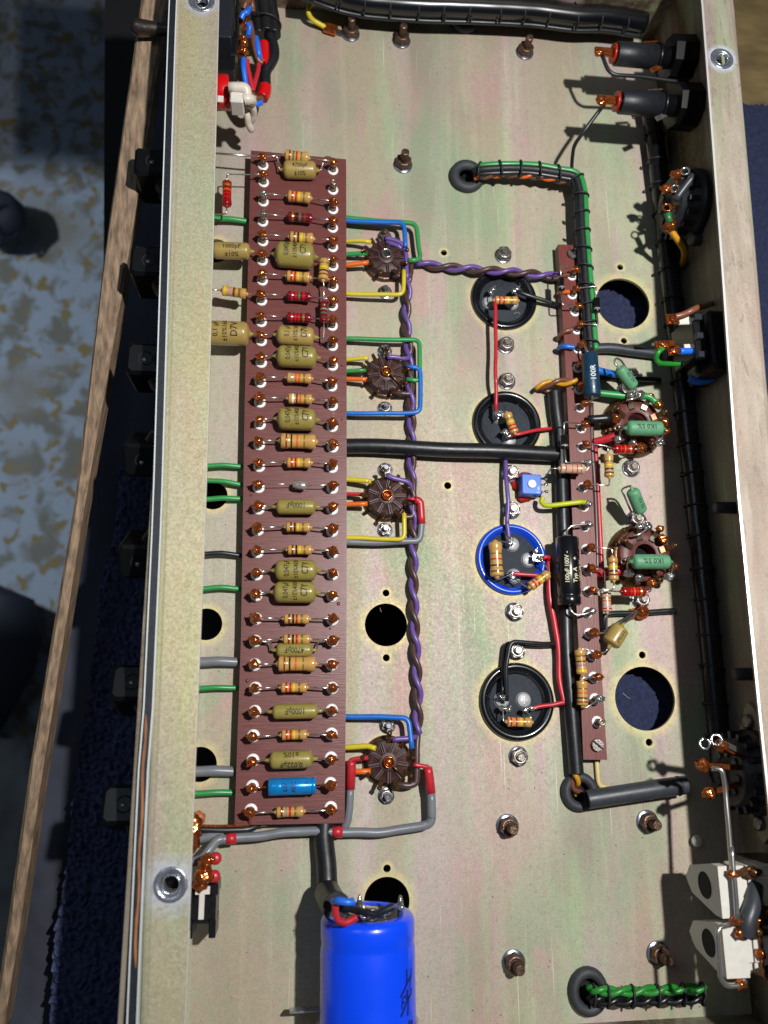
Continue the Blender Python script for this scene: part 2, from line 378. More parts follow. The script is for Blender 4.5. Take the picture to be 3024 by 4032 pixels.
# looped carpet that covers the bench top (real relief)
def rough_sheet(name, x0, x1, y0, y1, z, nx, ny, amp, sc_, m, edge=None, sag=None, seed=0):
    vs = []; fs = []
    for j in range(ny+1):
        for i in range(nx+1):
            x = x0+(x1-x0)*i/nx; y = y0+(y1-y0)*j/ny
            if edge: x = edge(x, y, i/nx)
            h = amp*abs(noise.noise(Vector((x*sc_, y*sc_, seed))))*2.2+amp*.5*noise.noise(Vector((x*sc_*2.3, y*sc_*2.3, seed+5)))
            if sag: h += sag(x, y)
            vs.append(Vector((x, y, z+h)))
    fs = [(j*(nx+1)+i, j*(nx+1)+i+1, (j+1)*(nx+1)+i+1, (j+1)*(nx+1)+i) for j in range(ny) for i in range(nx)]
    b = MB(); b.add(vs, fs, 0, True); return b.build(name, m)
mat('carpet_navy', '#1d2542', .95, 0, .5, .5, 1, .9)
mat('towel_blue', '#3e4566', .95, 0, .45, .5, .9, .8)
mat('cloth_black', '#343743', .9, 0, .25, .05, .3, 2)
mat('bench_dark', '#0d0d0f', .8)
sheet('bench_top', [(-90, -260, -112), (420, -260, -112), (420, 620, -112), (-150, 620, -112)], 'bench_dark', kind='structure', thick=25)
o = rough_sheet('carpet', 62, 330, -140, 330, -17, 190, 330, 2.2, .42, 'carpet_navy'); tag(o, kind='structure')
def px_sheet(name, left, right, z, nx, ny, amp, sc_, m, seed, fold=0.):
    vs = []
    def at(l, y):
        for p_, q_ in zip(l, l[1:]):
            if p_[1] <= y <= q_[1]: return p_[0]+(q_[0]-p_[0])*(y-p_[1])/(q_[1]-p_[1])
        return l[-1][0]
    y0, y1 = left[0][1], left[-1][1]
    for j in range(ny+1):
        y = y0+(y1-y0)*j/ny
        a_, c_ = P(at(left, y), y, z), P(at(right, y), y, z)
        for i in range(nx+1):
            p = a_.lerp(c_, i/nx); h = amp*abs(noise.noise(p*sc_+Vector((0, 0, seed))))*2.2+amp*.5*noise.noise(p*sc_*2.3)
            h += fold*noise.noise(Vector((p.x*.035, p.y*.012, seed)))+(-2.5 if i in (0, nx) else 0)
            vs.append(p+Vector((0, 0, h)))
    fs = [(j*(nx+1)+i, (j+1)*(nx+1)+i, (j+1)*(nx+1)+i+1, j*(nx+1)+i+1) for j in range(ny) for i in range(nx)]
    b = MB(); b.add(vs, fs, 0, True); return b.build(name, m)
cl = px_sheet('black_cloth', [(600, 300), (480, 1100), (330, 2000), (165, 3000), (20, 3900), (0, 4200)], [(900, 300), (900, 4200)], -48, 60, 160, .5, .1, 'cloth_black', 3, 9.)
tag(cl, 'dark grey cloth lying folded between the wooden rail and the front panel', 'cloth')
tw = px_sheet('terry_towel', [(470, 1830), (455, 2080), (395, 2300), (375, 2500), (335, 2800), (290, 3100), (260, 3400), (210, 3700), (185, 4120)], [(700, 1830), (700, 4120)], -38, 90, 420, 2.6, .36, 'towel_blue', 4)
tag(tw, 'navy blue terry towel lying beside the front panel under the knobs', 'towel')
# wooden rail along the bench edge
mat('rail_wood', '#86705a', .65, 0, .5, .3, .8, .5, streak=(1.8, .35, 1.8))
def prism4(name, q, th, m):
    b = MB(); n = len(q); vs = [Vector(p) for p in q]+[Vector(p)-Vector((0, 0, th)) for p in q]
    b.add(vs, [tuple(range(n)), tuple(reversed(range(n, 2*n)))]+[(i, n+i, n+(i+1) % n, (i+1) % n) for i in range(n)], 0, False); return b.build(name, m)
lft = [(560, -60), (408, 1000), (290, 1976), (117, 3000), (14, 3720), (-38, 4060)]
rgt = [(672, -60), (487, 1100), (332, 1976), (170, 3000), (64, 3720), (10, 4060)]
zz = [40, 22, 6, -10, -20, -26]
b = MB(); rr = []
for (l_, r_, z_) in zip(lft, rgt, zz):
    a, c_ = P(*l_, z_), P(*r_, z_); d = (c_-a).normalized(); rr.append([a+Vector((0, 0, -1.5)), a+d*1.5, c_-d*1.5, c_+Vector((0, 0, -1.5)), c_+Vector((-1.5, 0, -16)), a+Vector((1, 0, -16))])
b.rings(rr, 0, True, True, False)
tag(b.build('wooden_rail', 'rail_wood'), 'long worn light brown wooden rail along the bench edge', 'rail')
mat('board_tan', '#75633f', .65, 0, .3, .1, .25, .8, streak=(.5, 1.3, 1))
tag(prism4('wooden_board', [P(2700, -80, -40), P(3200, -80, -40), P(3200, 600, -40), P(2700, 530, -40)], 14, 'board_tan'), 'tan wooden board under the rear corner of the chassis', 'board')
tag(prism4('dark_batten', [P(2860, 545, -52), P(3200, 590, -52), P(3200, 680, -52), P(2860, 625, -52)], 8, 'black_rubber'), 'dark grey batten along the lower edge of the tan board', 'batten')
# shoes on the floor, out of focus
mat('shoe_dark', '#1d2130', .7)
b = MB(); c0 = P(-30, 850, -690); b.blob(c0, 48, 40, 34, .05, 20, 12, 3); b.torus(P(22, 875, -672), (.8, -.3, .5), 22, 2.5, 28, 8)
tag(b.build('shoe', 'shoe_dark'), 'dark rounded boot toe standing on the worn painted floor', 'shoe')
b = MB(); rr = []
for (x, y, hw) in ((-40, 2300, 20), (0, 2360, 95), (0, 2500, 118), (-20, 2650, 105), (-70, 2850, 60), (-120, 3000, 15)):
    p = P(x, y, -700); rr.append([p+Vector((hw*.45*math.cos(a), 0, 24*math.sin(a))) for a in [2*math.pi*k/18 for k in range(18)]])
b.rings(rr, 0); o = tag(b.build('shoe', 'shoe_dark'), 'dark navy shoe at the edge of the floor beyond the rail', 'shoe')
mat('bag_pale', '#8c8c8c', .5, 0, .3, .02)
b = MB(); b.blob(P(10, 3330, -640), 75, 110, 40, .25, 24, 14, 9)
tag(b.build('plastic_bag', 'bag_pale'), 'crumpled pale plastic bag on the floor beyond the rail', 'bag')
mat('duct_dark', '#232c36', .5)
b = MB(); b.tube([P(1010, 120, -620), P(330, 270, -640), P(330, 275, -640)], 60, 16)

# ============================================================ CHASSIS
HOLES = [(1520, 2460, 9.4), (1523, 3550, 9.4), (850, 987, 6.3), (839, 1951, 6.4), (812, 2458, 6.8), (786, 3010, 7.0),
         (2453, 1195, 14), (2540, 2750, 14), (1520, 2335, 1.55), (1521, 2590, 1.55), (1524, 3420, 1.55),
         (2442, 1052, 1.6), (2457, 1342, 1.6), (2529, 2579, 1.6), (2556, 2923, 1.6), (1748, 995, 1.6), (1763, 1912, 1.7)]
PLATE_HOLES += [(P(x, y).x, P(x, y).y, r) for x, y, r in HOLES]
extra = [(1514, 1037, 8.6), (1515, 1492, 8.6), (1516, 1969, 8.6), (1523, 2995, 8.6), (1983, 1180, 15.5), (1994, 1675, 15.5), (2013, 2205, 15.5), (2032, 2760, 16), (2277, 3116, 7), (2311, 3897, 7), (1835, 702, 6)]
CUT = list(PLATE_HOLES)+[(P(x, y).x, P(x, y).y, r) for x, y, r in extra]
PLATE_HOLES += [(P(x, y).x, P(x, y).y, r) for x, y, r in extra[:8]]
zinc = plate_material('zinc_passivated'); zinc_wall = plate_material('zinc_wall', False, ('#57462f', '#4f4630', '#503f30', '#463b2a'), .25, .6)  # walls are the same zinc; their brown base has shade painted in
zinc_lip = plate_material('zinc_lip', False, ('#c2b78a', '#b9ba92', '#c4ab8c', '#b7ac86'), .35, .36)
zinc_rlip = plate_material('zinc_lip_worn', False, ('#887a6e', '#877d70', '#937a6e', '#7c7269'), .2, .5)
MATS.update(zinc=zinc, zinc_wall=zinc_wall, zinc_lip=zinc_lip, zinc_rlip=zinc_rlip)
ch = thing('amplifier_chassis', (70, 120, -1.5), 'open zinc plated metal amplifier chassis holding all the wiring', 'chassis')
def holed_sheet(name, poly, holes, th, m, parent):
    cu = bpy.data.curves.new('c', 'CURVE'); cu.dimensions = '2D'; cu.fill_mode = 'BOTH'; cu.extrude = th/2*S
    def spl(pts):
        s_ = cu.splines.new('POLY'); s_.points.add(len(pts)-1); s_.use_cyclic_u = True
        for q, (x, y) in zip(s_.points, pts): q.co = (x*S, y*S, 0, 1)
    spl(poly)
    for hx, hy, hr in holes: spl([(hx+hr*math.cos(2*math.pi*k/48), hy+hr*math.sin(2*math.pi*k/48)) for k in range(48)])
    o = bpy.data.objects.new('c', cu); C.objects.link(o); dg = bpy.context.evaluated_depsgraph_get(); dg.update()
    me = bpy.data.meshes.new_from_object(o.evaluated_get(dg)); bpy.data.objects.remove(o); bpy.data.curves.remove(cu)
    me.materials.clear(); me.materials.append(m); me.name = name
    o = bpy.data.objects.new(name, me); C.objects.link(o); o.parent = parent; org = Vector(parent['org_'])
    o.location = (Vector((0, 0, -th/2))-org)*S; o['org_'] = [0, 0, -th/2]; return o
ins = [h for h in CUT if h[0]-h[2] > XL+1 and h[0]+h[2] < XR-1]
holed_sheet('base_plate', [(XL, Y0), (XR, Y0), (XR, Y1), (XL, Y1)], ins, 1.5, zinc, ch)
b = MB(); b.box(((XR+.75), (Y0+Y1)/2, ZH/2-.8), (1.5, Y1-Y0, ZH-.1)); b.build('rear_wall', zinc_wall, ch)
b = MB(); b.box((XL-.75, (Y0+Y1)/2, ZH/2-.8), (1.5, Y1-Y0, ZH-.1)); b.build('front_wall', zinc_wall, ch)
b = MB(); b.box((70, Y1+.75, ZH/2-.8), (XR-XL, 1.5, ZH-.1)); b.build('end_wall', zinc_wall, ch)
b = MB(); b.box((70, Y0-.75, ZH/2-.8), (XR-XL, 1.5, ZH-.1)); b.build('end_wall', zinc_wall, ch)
# folded lips, following their slight bow
mat('bare_edge', '#dcdcd8', .35, .35)
def lip(name, inner, outer, m, parent, edge=.25):
    """inner/outer: lists of world (x,y) running up the image"""
    b = MB(); rr = []
    sgn = 1 if outer[0][0] > inner[0][0] else -1
    for (xi, yi), (xo, yo) in zip(inner, outer):
        rr.append([Vector((xi, yi, ZH-1.4)), Vector((xi, yi, ZH-.25)), Vector((xi+sgn*edge, yi, ZH)), Vector((xo-sgn*3, yo, ZH)), Vector((xo-sgn*1.4, yo, ZH-.5)), Vector((xo-sgn*.4, yo, ZH-1.5)), Vector((xo, yo, ZH-3.2)), Vector((xo-sgn*1.4, yo, ZH-3.4)), Vector((xo-sgn*3.2, yo, ZH-1.4))])
    if sgn < 0: rr = [list(reversed(q)) for q in rr]
    b.rings(rr, 0, True, True, False); n = 9; j = 1 if sgn > 0 else n-3
    for i in range(n*(len(rr)-1)):
        if i % n == j: b.m[i] = 1
    return b.build(name, [m, 'bare_edge'], parent)
def XY(px, py, z=ZH): p = P(px, py, z); return (p.x, p.y)
inn = [XY(863, -60), XY(863, 0), XY(839, 1000), XY(811, 2000), XY(770, 3000), XY(731, 4032), XY(730, 4090)]
out = [XY(682, -60), XY(680, 0), XY(688-15, 497), XY(655, 1100), XY(622, 2100), XY(585, 3000), XY(556, 3600), XY(545, 4032), XY(543, 4090)]
def atY(lst, y):
    l2 = sorted(lst, key=lambda q: q[1])
    for a, c_ in zip(l2, l2[1:]):
        if a[1] <= y <= c_[1]: t = (y-a[1])/(c_[1]-a[1]); return a[0]+(c_[0]-a[0])*t
    return l2[0][0] if y < l2[0][1] else l2[-1][0]
ys = [Y0+8+k*(Y1-Y0-8)/24 for k in range(25)]
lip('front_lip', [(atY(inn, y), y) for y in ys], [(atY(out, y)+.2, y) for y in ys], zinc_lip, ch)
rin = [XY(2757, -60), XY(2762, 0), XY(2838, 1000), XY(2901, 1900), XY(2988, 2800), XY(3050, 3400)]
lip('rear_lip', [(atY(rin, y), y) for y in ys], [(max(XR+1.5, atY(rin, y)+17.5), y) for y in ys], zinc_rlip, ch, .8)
# threaded inserts in the lips
mat('insert_metal', '#b9bcc4', .25, .85, .15, .8, .3, 1.2); mat('dark_hole', '#050505', .8)
mat('solvent_ring', '#b9c0cf', .4, .3, .2, .6)
def insert(px, py, parent):
    c = P(px, py, ZH); b = MB()
    b.lathe(c, (0, 0, 1), [(-.5, 5.6), (.25, 5.6), (.45, 5.2), (.45, 4.4), (.1, 3.6), (-1.5, 3.3), (-8, 3.3)], 28, caps=False)
    o = b.build('threaded_insert', 'insert_metal', parent)
    t = MB(); pts = [c+Vector((3.0*math.cos(a), 3.0*math.sin(a), .0-.7*a/6.283)) for a in [k*math.pi/8 for k in range(0, 80)]]
    t.tube(pts, .42, 5); t.build('thread', 'insert_metal', o)
    k = MB(); k.lathe(c, (0, 0, 1), [(-7.8, 3.25), (-7.6, .1)], 20); k.build('bore', 'dark_hole', o)
def cut_hole(o, centre, r):
    b = MB(); b.lathe(Vector(centre)+Vector((0, 0, -8)), (0, 0, 1), [(0, r), (16, r)], 40, smooth=False); k = b.build('cutter', 'dark_hole')
    md = o.modifiers.new('b', 'BOOLEAN'); md.operation = 'DIFFERENCE'; md.object = k; md.solver = 'EXACT'
    dg = bpy.context.evaluated_depsgraph_get(); dg.update(); me = bpy.data.meshes.new_from_object(o.evaluated_get(dg)); o.modifiers.clear(); o.data = me; bpy.data.objects.remove(k)
for o in [x for x in bpy.data.objects if x.name in ('front_lip', 'rear_lip')]:
    for q_, r0, r1 in LIP_RINGS:
        if (q_.x < 50) == (o.name == 'front_lip'): cut_hole(o, q_, 4.4)
insert(794, 5, ch); insert(2842, 232, ch); insert(672, 3483, ch)
# engraved front panel, black laminate with white core edges
fp = thing('front_panel', (XL-4, 120, 0), 'black laminated control panel with thin white edges along the chassis front', 'panel')
fo = [XY(668, -60, ZH+1), XY(664, 0, ZH+1), XY(647, 497, ZH+1), XY(631, 1000, ZH+1), XY(600, 2000, ZH+1), XY(558, 2900, ZH+1), XY(542, 3040, ZH+1), XY(498, 4000, ZH+1), XY(495, 4090, ZH+1)]
for nm, a, c_, m in (('laminate_edge', 0, .45, 'ink_white'), ('laminate_core', .45, 3.0, 'bakelite_black'), ('laminate_edge', 3.0, 3.35, 'ink_white')):
    b = MB(); rr = []
    for y in ys:
        x = atY(fo, y); up_ = ZH+1-(0 if nm == 'laminate_edge' else .15)
        rr.append([Vector((x+a, y, -35)), Vector((x+c_, y, -35)), Vector((x+c_, y, up_)), Vector((x+a, y, up_))])
    b.rings(rr, 0, True, True, False); b.build(nm, m, fp)
mat('sliver_wood', '#8a5935', .7, 0, .35, .5, .6, 1, streak=(1.5, .2, 1))
b = MB(); rr = []
for k in range(21):
    py = 2810+k*50; c = P(575-k*2.15+3*math.sin(k), py, ZH+.8); hw = .35+.25*abs(math.sin(k*1.7)) if 0 < k < 20 else .1
    rr.append([c+Vector((-hw, 0, -.6)), c+Vector((hw, 0, -.6)), c+Vector((hw*.8, 0, .3)), c+Vector((-hw*.8, 0, .3))])
b.rings(rr, 0, True, True, False); tag(b.build('wood_splinter', 'sliver_wood'), 'thin orange brown wood splinter stuck along the front panel edge', 'splinter')

# ============================================================ FASTENERS
def hexpts(c, r, z, a0): return [Vector((c[0]+r*math.cos(a0+k*math.pi/3), c[1]+r*math.sin(a0+k*math.pi/3), z)) for k in range(6)]
def nut_meshes(key, rn, hn, rw, rs, hs, thread=True, wth=1.):
    b = MB(); b.lathe((0, 0, 0), (0, 0, 1), [(0, rw), (wth*.8, rw), (wth, rw*.96), (wth, rs)], 28, caps=False); w_ = b
    n = MB(); z0 = wth; sq = rn*math.cos(math.pi/6)
    rr = [hexpts((0, 0), rn*.96, z0, 0), hexpts((0, 0), rn, z0+hn*.12, 0), hexpts((0, 0), rn, z0+hn*.8, 0), hexpts((0, 0), rn*.9, z0+hn, 0)]
    n.rings(rr, 0, True, True, False); n.lathe((0, 0, 0), (0, 0, 1), [(z0+hn*.9, sq*.97), (z0+hn+.12, sq*.9), (z0+hn+.12, rs*1.1), (z0+hn-.4, rs)], 24, caps=False)
    s_ = MB(); prof = [(0, rs*.92)]
    if thread:
        z = z0+hn*.8
        while z < hs-.5: prof += [(z, rs*.86), (z+.35, rs)]; z += .75
    prof += [(hs-.3, rs*.97), (hs, rs*.8)]
    s_.lathe((0, 0, 0), (0, 0, 1), prof, 18)
    return w_, n, s_
FM = {}
def fastener(key, px, py, rot, label, group, spec, mats=('washer_steel', 'steel', 'steel'), z=0., name='hex_nut_and_bolt', cat='nut and bolt'):
    if key not in FM:
        w_, n, s_ = nut_meshes(key, *spec); FM[key] = (w_.mesh('washer', mats[0]), n.mesh('nut', mats[1]), s_.mesh('bolt_shaft', mats[2]))
    c = P(px, py, z); t = thing(name, c, label, cat, group); t['org_'] = list(c)
    for me, nm, a in zip(FM[key], ('washer', 'nut', 'bolt_shaft'), (0, rot, rot*1.3)): inst(me, nm, t, c, a)
    return t
G_BIG = 'transformer mounting studs'
big = (4.3, 3.6, 4.9, 2.0, 10.5, True, .9)
for px, py, rot, lb in [(1380, 136, .2, 'rusty brown hex nut on a tall stud clamping the yellow earth wire tag'),
    (1580, 163, .5, 'rusty brown hex nut on a tall stud below the black cable loom at the top'),
    (2065, 208, .1, 'rusty brown nut and tall stud nearest the two black jack sockets'),
    (1586, 651, .35, 'lone rusty nut and stud between the large brown board and the orange and green harness'),
    (1997, 3252, .3, 'rusty nut and stud on the bare plate left of the lower grey sleeve'),
    (2547, 3235, .15, 'rusty nut and stud below the end of the lower grey sleeve'),
    (2021, 3788, .5, 'rusty nut and stud up and left of the green harness grommet'),
    (2588, 3753, .4, 'rusty nut and stud close to the two white connector blocks')]:
    fastener('big', px, py, rot, lb, G_BIG, big, ('washer_steel', 'steel_brown', 'steel_brown'))
med = (3.9, 3.0, 4.3, 1.75, 5.4, False, .7); G_MED = 'nuts holding the round electrolytic cans'
for px, py, rot, lb in [(1980, 1008, .1, 'grey hex nut and bolt above the uppermost round black can'),
    (1990, 1362, .4, 'grey hex nut just below the uppermost round black can'),
    (1994, 1504, .2, 'grey hex nut just above the second round black can beside the red wire'),
    (2008, 1866, .3, 'grey hex nut left of the red wax and blue trimmer'),
    (2012, 2010, .5, 'grey hex nut above the blue rimmed can crossed by the purple wire'),
    (2024, 2410, .25, 'grey hex nut just below the blue rimmed can'),
    (2030, 2562, .0, 'grey hex nut beneath the bend of the black wire above the lowest can'),
    (2040, 2978, .45, 'grey hex nut below the lowest round black can')]:
    fastener('med', px, py, rot, lb, G_MED, med, ('washer_steel', 'steel', 'steel'))
sml = (3.0, 2.0, 3.5, 1.25, 5.6, True, .5); G_SM = 'small nuts holding the valve sockets'
for i, (px, py, rot) in enumerate([(1514, 934, .2), (1515, 1152, .5), (1515, 1385, .1), (1515, 1609, .4), (1516, 1852, .3), (1515, 2088, 0.1), (1525, 2856, .5), (1520, 3133, .2)]):
    w_ = ('topmost', 'second', 'third', 'lowest')[i//2]
    fastener('sml', px, py, rot, 'small nut and screw just %s the %s small valve socket' % ('above' if i % 2 == 0 else 'below', w_), G_SM, sml, ('washer_steel', 'steel', 'washer_steel'))
for px, py, lb in [(2482, 1846, 'grey hex nut and washer below the upper octal valve socket'), (2500, 2046, 'shiny domed nut above the lower octal valve socket'), (2520, 2362, 'grey hex nut below the lower octal socket beside the red resistor'),
                   (2460, 1540, 'hex nut half hidden behind the slanted green ceramic resistor')]:
    fastener('med', px, py, .35, lb, 'nuts holding the octal valve sockets', med)

# ============================================================ LARGE TURRET BOARD
ZB = 9.; LH = 6.8
mat('board_brown', '#683a36', .36, 0, .1, .9, .22, 1.5, streak=(.12, 1.6, 1), coat=.15)
mat('strip_brown', '#682f28', .45, 0, .1, .9, .2, 1.5, streak=(1.2, .15, 1))
mat('edge_dark', '#3a1f1b', .6)
tb = thing('turret_board', P(1150, 1900, 0), 'large dark brown board carrying two long rows of soldered turrets', 'circuit board')
ledge = [(988, 592), (963, 1600), (949, 2500), (923, 3249)]; redge = [(1363, 627), (1365, 1600), (1365, 2400), (1357, 3241)]
b = MB(); rr = []
for (l_, r_) in zip(ledge, redge):
    a, c_ = P(*l_, ZB), P(*r_, ZB); rr.append([Vector((a.x, a.y, ZB-3)), Vector((c_.x, c_.y, ZB-3)), Vector((c_.x, c_.y, ZB)), Vector((a.x, a.y, ZB))])
b.rings([list(reversed(q)) for q in rr], 0, True, True, False); b.build('board', 'board_brown', tb)
for q in ((1060, 640), (1290, 650), (1150, 1900), (1040, 3220), (1250, 3210)):
    p = P(*q, 3); b = MB(); b.lathe((p.x, p.y, 0), (0, 0, 1), [(0, 3), (6, 3)], 12); b.build('standoff', 'steel', tb)
# one turret: collar flange, post with flared neck
def turret_meshes():
    c = MB(); c.lathe((0, 0, 0), (0, 0, 1), [(0, 2.15), (.25, 2.2), (.5, 2.05), (.55, 1.3)], 22, caps=False)
    p = MB(); p.lathe((0, 0, 0), (0, 0, 1), [(0, 1.35), (.5, 1.3), (.6, 1.05), (1.6, 1.0), (1.8, 1.25), (2.4, 1.25), (2.6, 1.0), (4.2, 1.0), (4.5, 1.35), (5.3, 1.4), (5.6, 1.1), (5.4, .6), (4.6, .5)], 18)
    return c.mesh('collar', 'collar_white'), p.mesh('turret', 'post_metal')
ME_COL, ME_TUR = turret_meshes()
def solder_mesh(seed, m, k=1.):
    b = MB(); b.blob((0, 0, 5.6), 1.75*k, 1.55*k, 1.45*k, .2, 14, 10, seed)
    b.blob((-.3, .2, 4.3), 1.35, 1.3, 1.3, .15, 12, 8, seed+9)
    r_ = random.Random(seed)
    for a in (r_.uniform(-.6, .6), math.pi+r_.uniform(-.6, .6)):
        d = Vector((math.cos(a), math.sin(a), 0)); p0 = Vector((0, 0, 5.5)); b.tube([p0, p0+d*1.5, p0+d*2.5*k], [.9, .7, .12], 7)
    return b.mesh('solder', m)
SOL_C = [solder_mesh(i*3+1, 'copper_solder') for i in range(7)]; SOL_T = [solder_mesh(i*5+2, 'tin_solder', .85) for i in range(3)]
def turret(parent, px, py, z, solder=None, k=0, rot=0., scale=1.):
    c = P(px, py, z); t = inst(ME_TUR, 'turret', parent, c, rot, scale); t.scale = (scale*1.2, scale*1.2, scale*1.22); cc = bpy.data.objects.new('collar', ME_COL); C.objects.link(cc); cc.parent = t
    if solder:
        me = (SOL_C if solder == 'c' else SOL_T)[k % (7 if solder == 'c' else 3)]
        s_ = bpy.data.objects.new('solder', me); C.objects.link(s_); s_.parent = t; s_.rotation_euler = (0, 0, random.uniform(-.4, .4))
        s_.scale = (random.uniform(.86, 1.05),)*3; s_.location = (0, 0, (1-s_.scale[0])*5.6*S)
    return c+Vector((0, 0, 6.8*scale))

BAND = lambda k: 'band_'+k
def rad_from(px, py, z, hpx): return (P(px, py-hpx/2, z)-P(px, py+hpx/2, z)).length/2
def resistor(a, c_, r, body, bands, leads, label, group=None, fr=None, leadr=.36, leadm='tinned_wire', cat='resistor', bw=.075, loc=None):
    """a, c_: ends of the body (mm vectors). bands: colour names, first one nearest a"""
    a, c_ = Vector(a), Vector(c_); L = (c_-a).length
    t = thing('resistor', loc or (a+c_)/2-Vector((0, 0, r)), label, cat, group)
    def rf(u):
        e = min(u, 1-u)
        if e < .05: return r*(.55+.45*math.sqrt(max(0, 1-((.05-e)/.05)**2)))
        if e < .19: return r
        if e < .24: return r*(1-.09*(e-.19)/.05)
        return r*.91
    fr = fr or [.17, .33, .48, .68][:len(bands)]
    cuts = sorted(set([0, .012, .03, .05, .19, .24, .76, .81, .95, .97, .988, 1]+[round(f-bw/2, 4) for f in fr]+[round(f+bw/2, 4) for f in fr]))
    mi = []
    for u0, u1 in zip(cuts, cuts[1:]):
        k = 0
        for i, f in enumerate(fr):
            if abs((u0+u1)/2-f) < bw/2: k = i+1
        mi.append(k)
    b = MB(); b.lathe(a, c_-a, [(u*L, rf(u)+(.03 if 0 < u < 1 else 0)) for u in cuts], 20, mis=mi, caps=True)
    b.build('body', [body]+[BAND(k) for k in bands], t)
    ax = (c_-a).normalized()
    for e, s_, pts in ((a, -1, leads[0]), (c_, 1, leads[1])):
        if pts is None: continue
        q = MB(); q.tube([e-ax*s_*.3, e+ax*s_*.5, e+ax*s_*1.1], [r*.5, r*.38, leadr], 10); q.build('lead_boss', body, t)
        q = MB(); q.tube(fillet([e]+[Vector(p) for p in pts], 1.2), leadr, 7); q.build('lead', leadm, t)
    return t
def capacitor(a, c_, r, m, lines, leads, label, group, across=False, flip=False, size=2.6, tail=.0, ang=0., off=0., ink='ink', cat='capacitor', flat=1., sx=.8, shift=0.):
    a, c_ = Vector(a), Vector(c_); L = (c_-a).length; ax = (c_-a).normalized()
    t = thing('capacitor', (a+c_)/2-Vector((0, 0, r)), label, cat, group)
    q = min(r*.5, L*.14); prof = []
    for k in range(7):
        th = k/6*math.pi/2; prof.append((q*(1-math.cos(th)), r*(.5+.5*math.sin(th))))
    prof = [(-2.2-tail, .45), (-1.3, .75), (-.5, r*.24)]+prof+[(L*.5, r*1.01)]+[(L-x, y) for x, y in reversed(prof)]+[(L+.5, r*.24), (L+1.3, .75), (L+2.2+tail, .45)]
    b = MB(); b.lathe(a, ax, prof, 26); b.build('body', m, t)
    print_on(a, c_, r*1.01, lines, size, t, ink, across, flip, ang, off, sx=sx, shift=shift)
    for e, s_, pts in ((a, -1, leads[0]), (c_, 1, leads[1])):
        if pts is None: continue
        q = MB(); q.tube(fillet([e+ax*s_*1.8]+[Vector(p) for p in pts], 1.2), .36, 7); q.build('lead', 'tinned_wire', t)
    return t

G_R = 'tan and maroon resistors across the large brown board'; G_C = 'film capacitors across the large brown board'
ORD = ['first', 'second', 'third', 'fourth', 'fifth', 'sixth', 'seventh', 'eighth', 'ninth', 'tenth', 'eleventh', 'twelfth', 'thirteenth', 'fourteenth', 'fifteenth',
       'sixteenth', 'seventeenth', 'eighteenth', 'nineteenth', 'twentieth', 'twenty-first', 'twenty-second', 'twenty-third', 'twenty-fourth', 'twenty-fifth',
       'twenty-sixth', 'twenty-seventh', 'twenty-eighth', 'twenty-ninth', 'thirtieth', 'thirty-first']
RRYG = ['red', 'red', 'yellow', 'gold']; BBY = ['brown', 'black', 'yellow', 'gold']; C7 = ['0,047µF', '±10%400V', 'C7Y']; D7 = ['0,1 µF', '±10%160V', 'D7V']
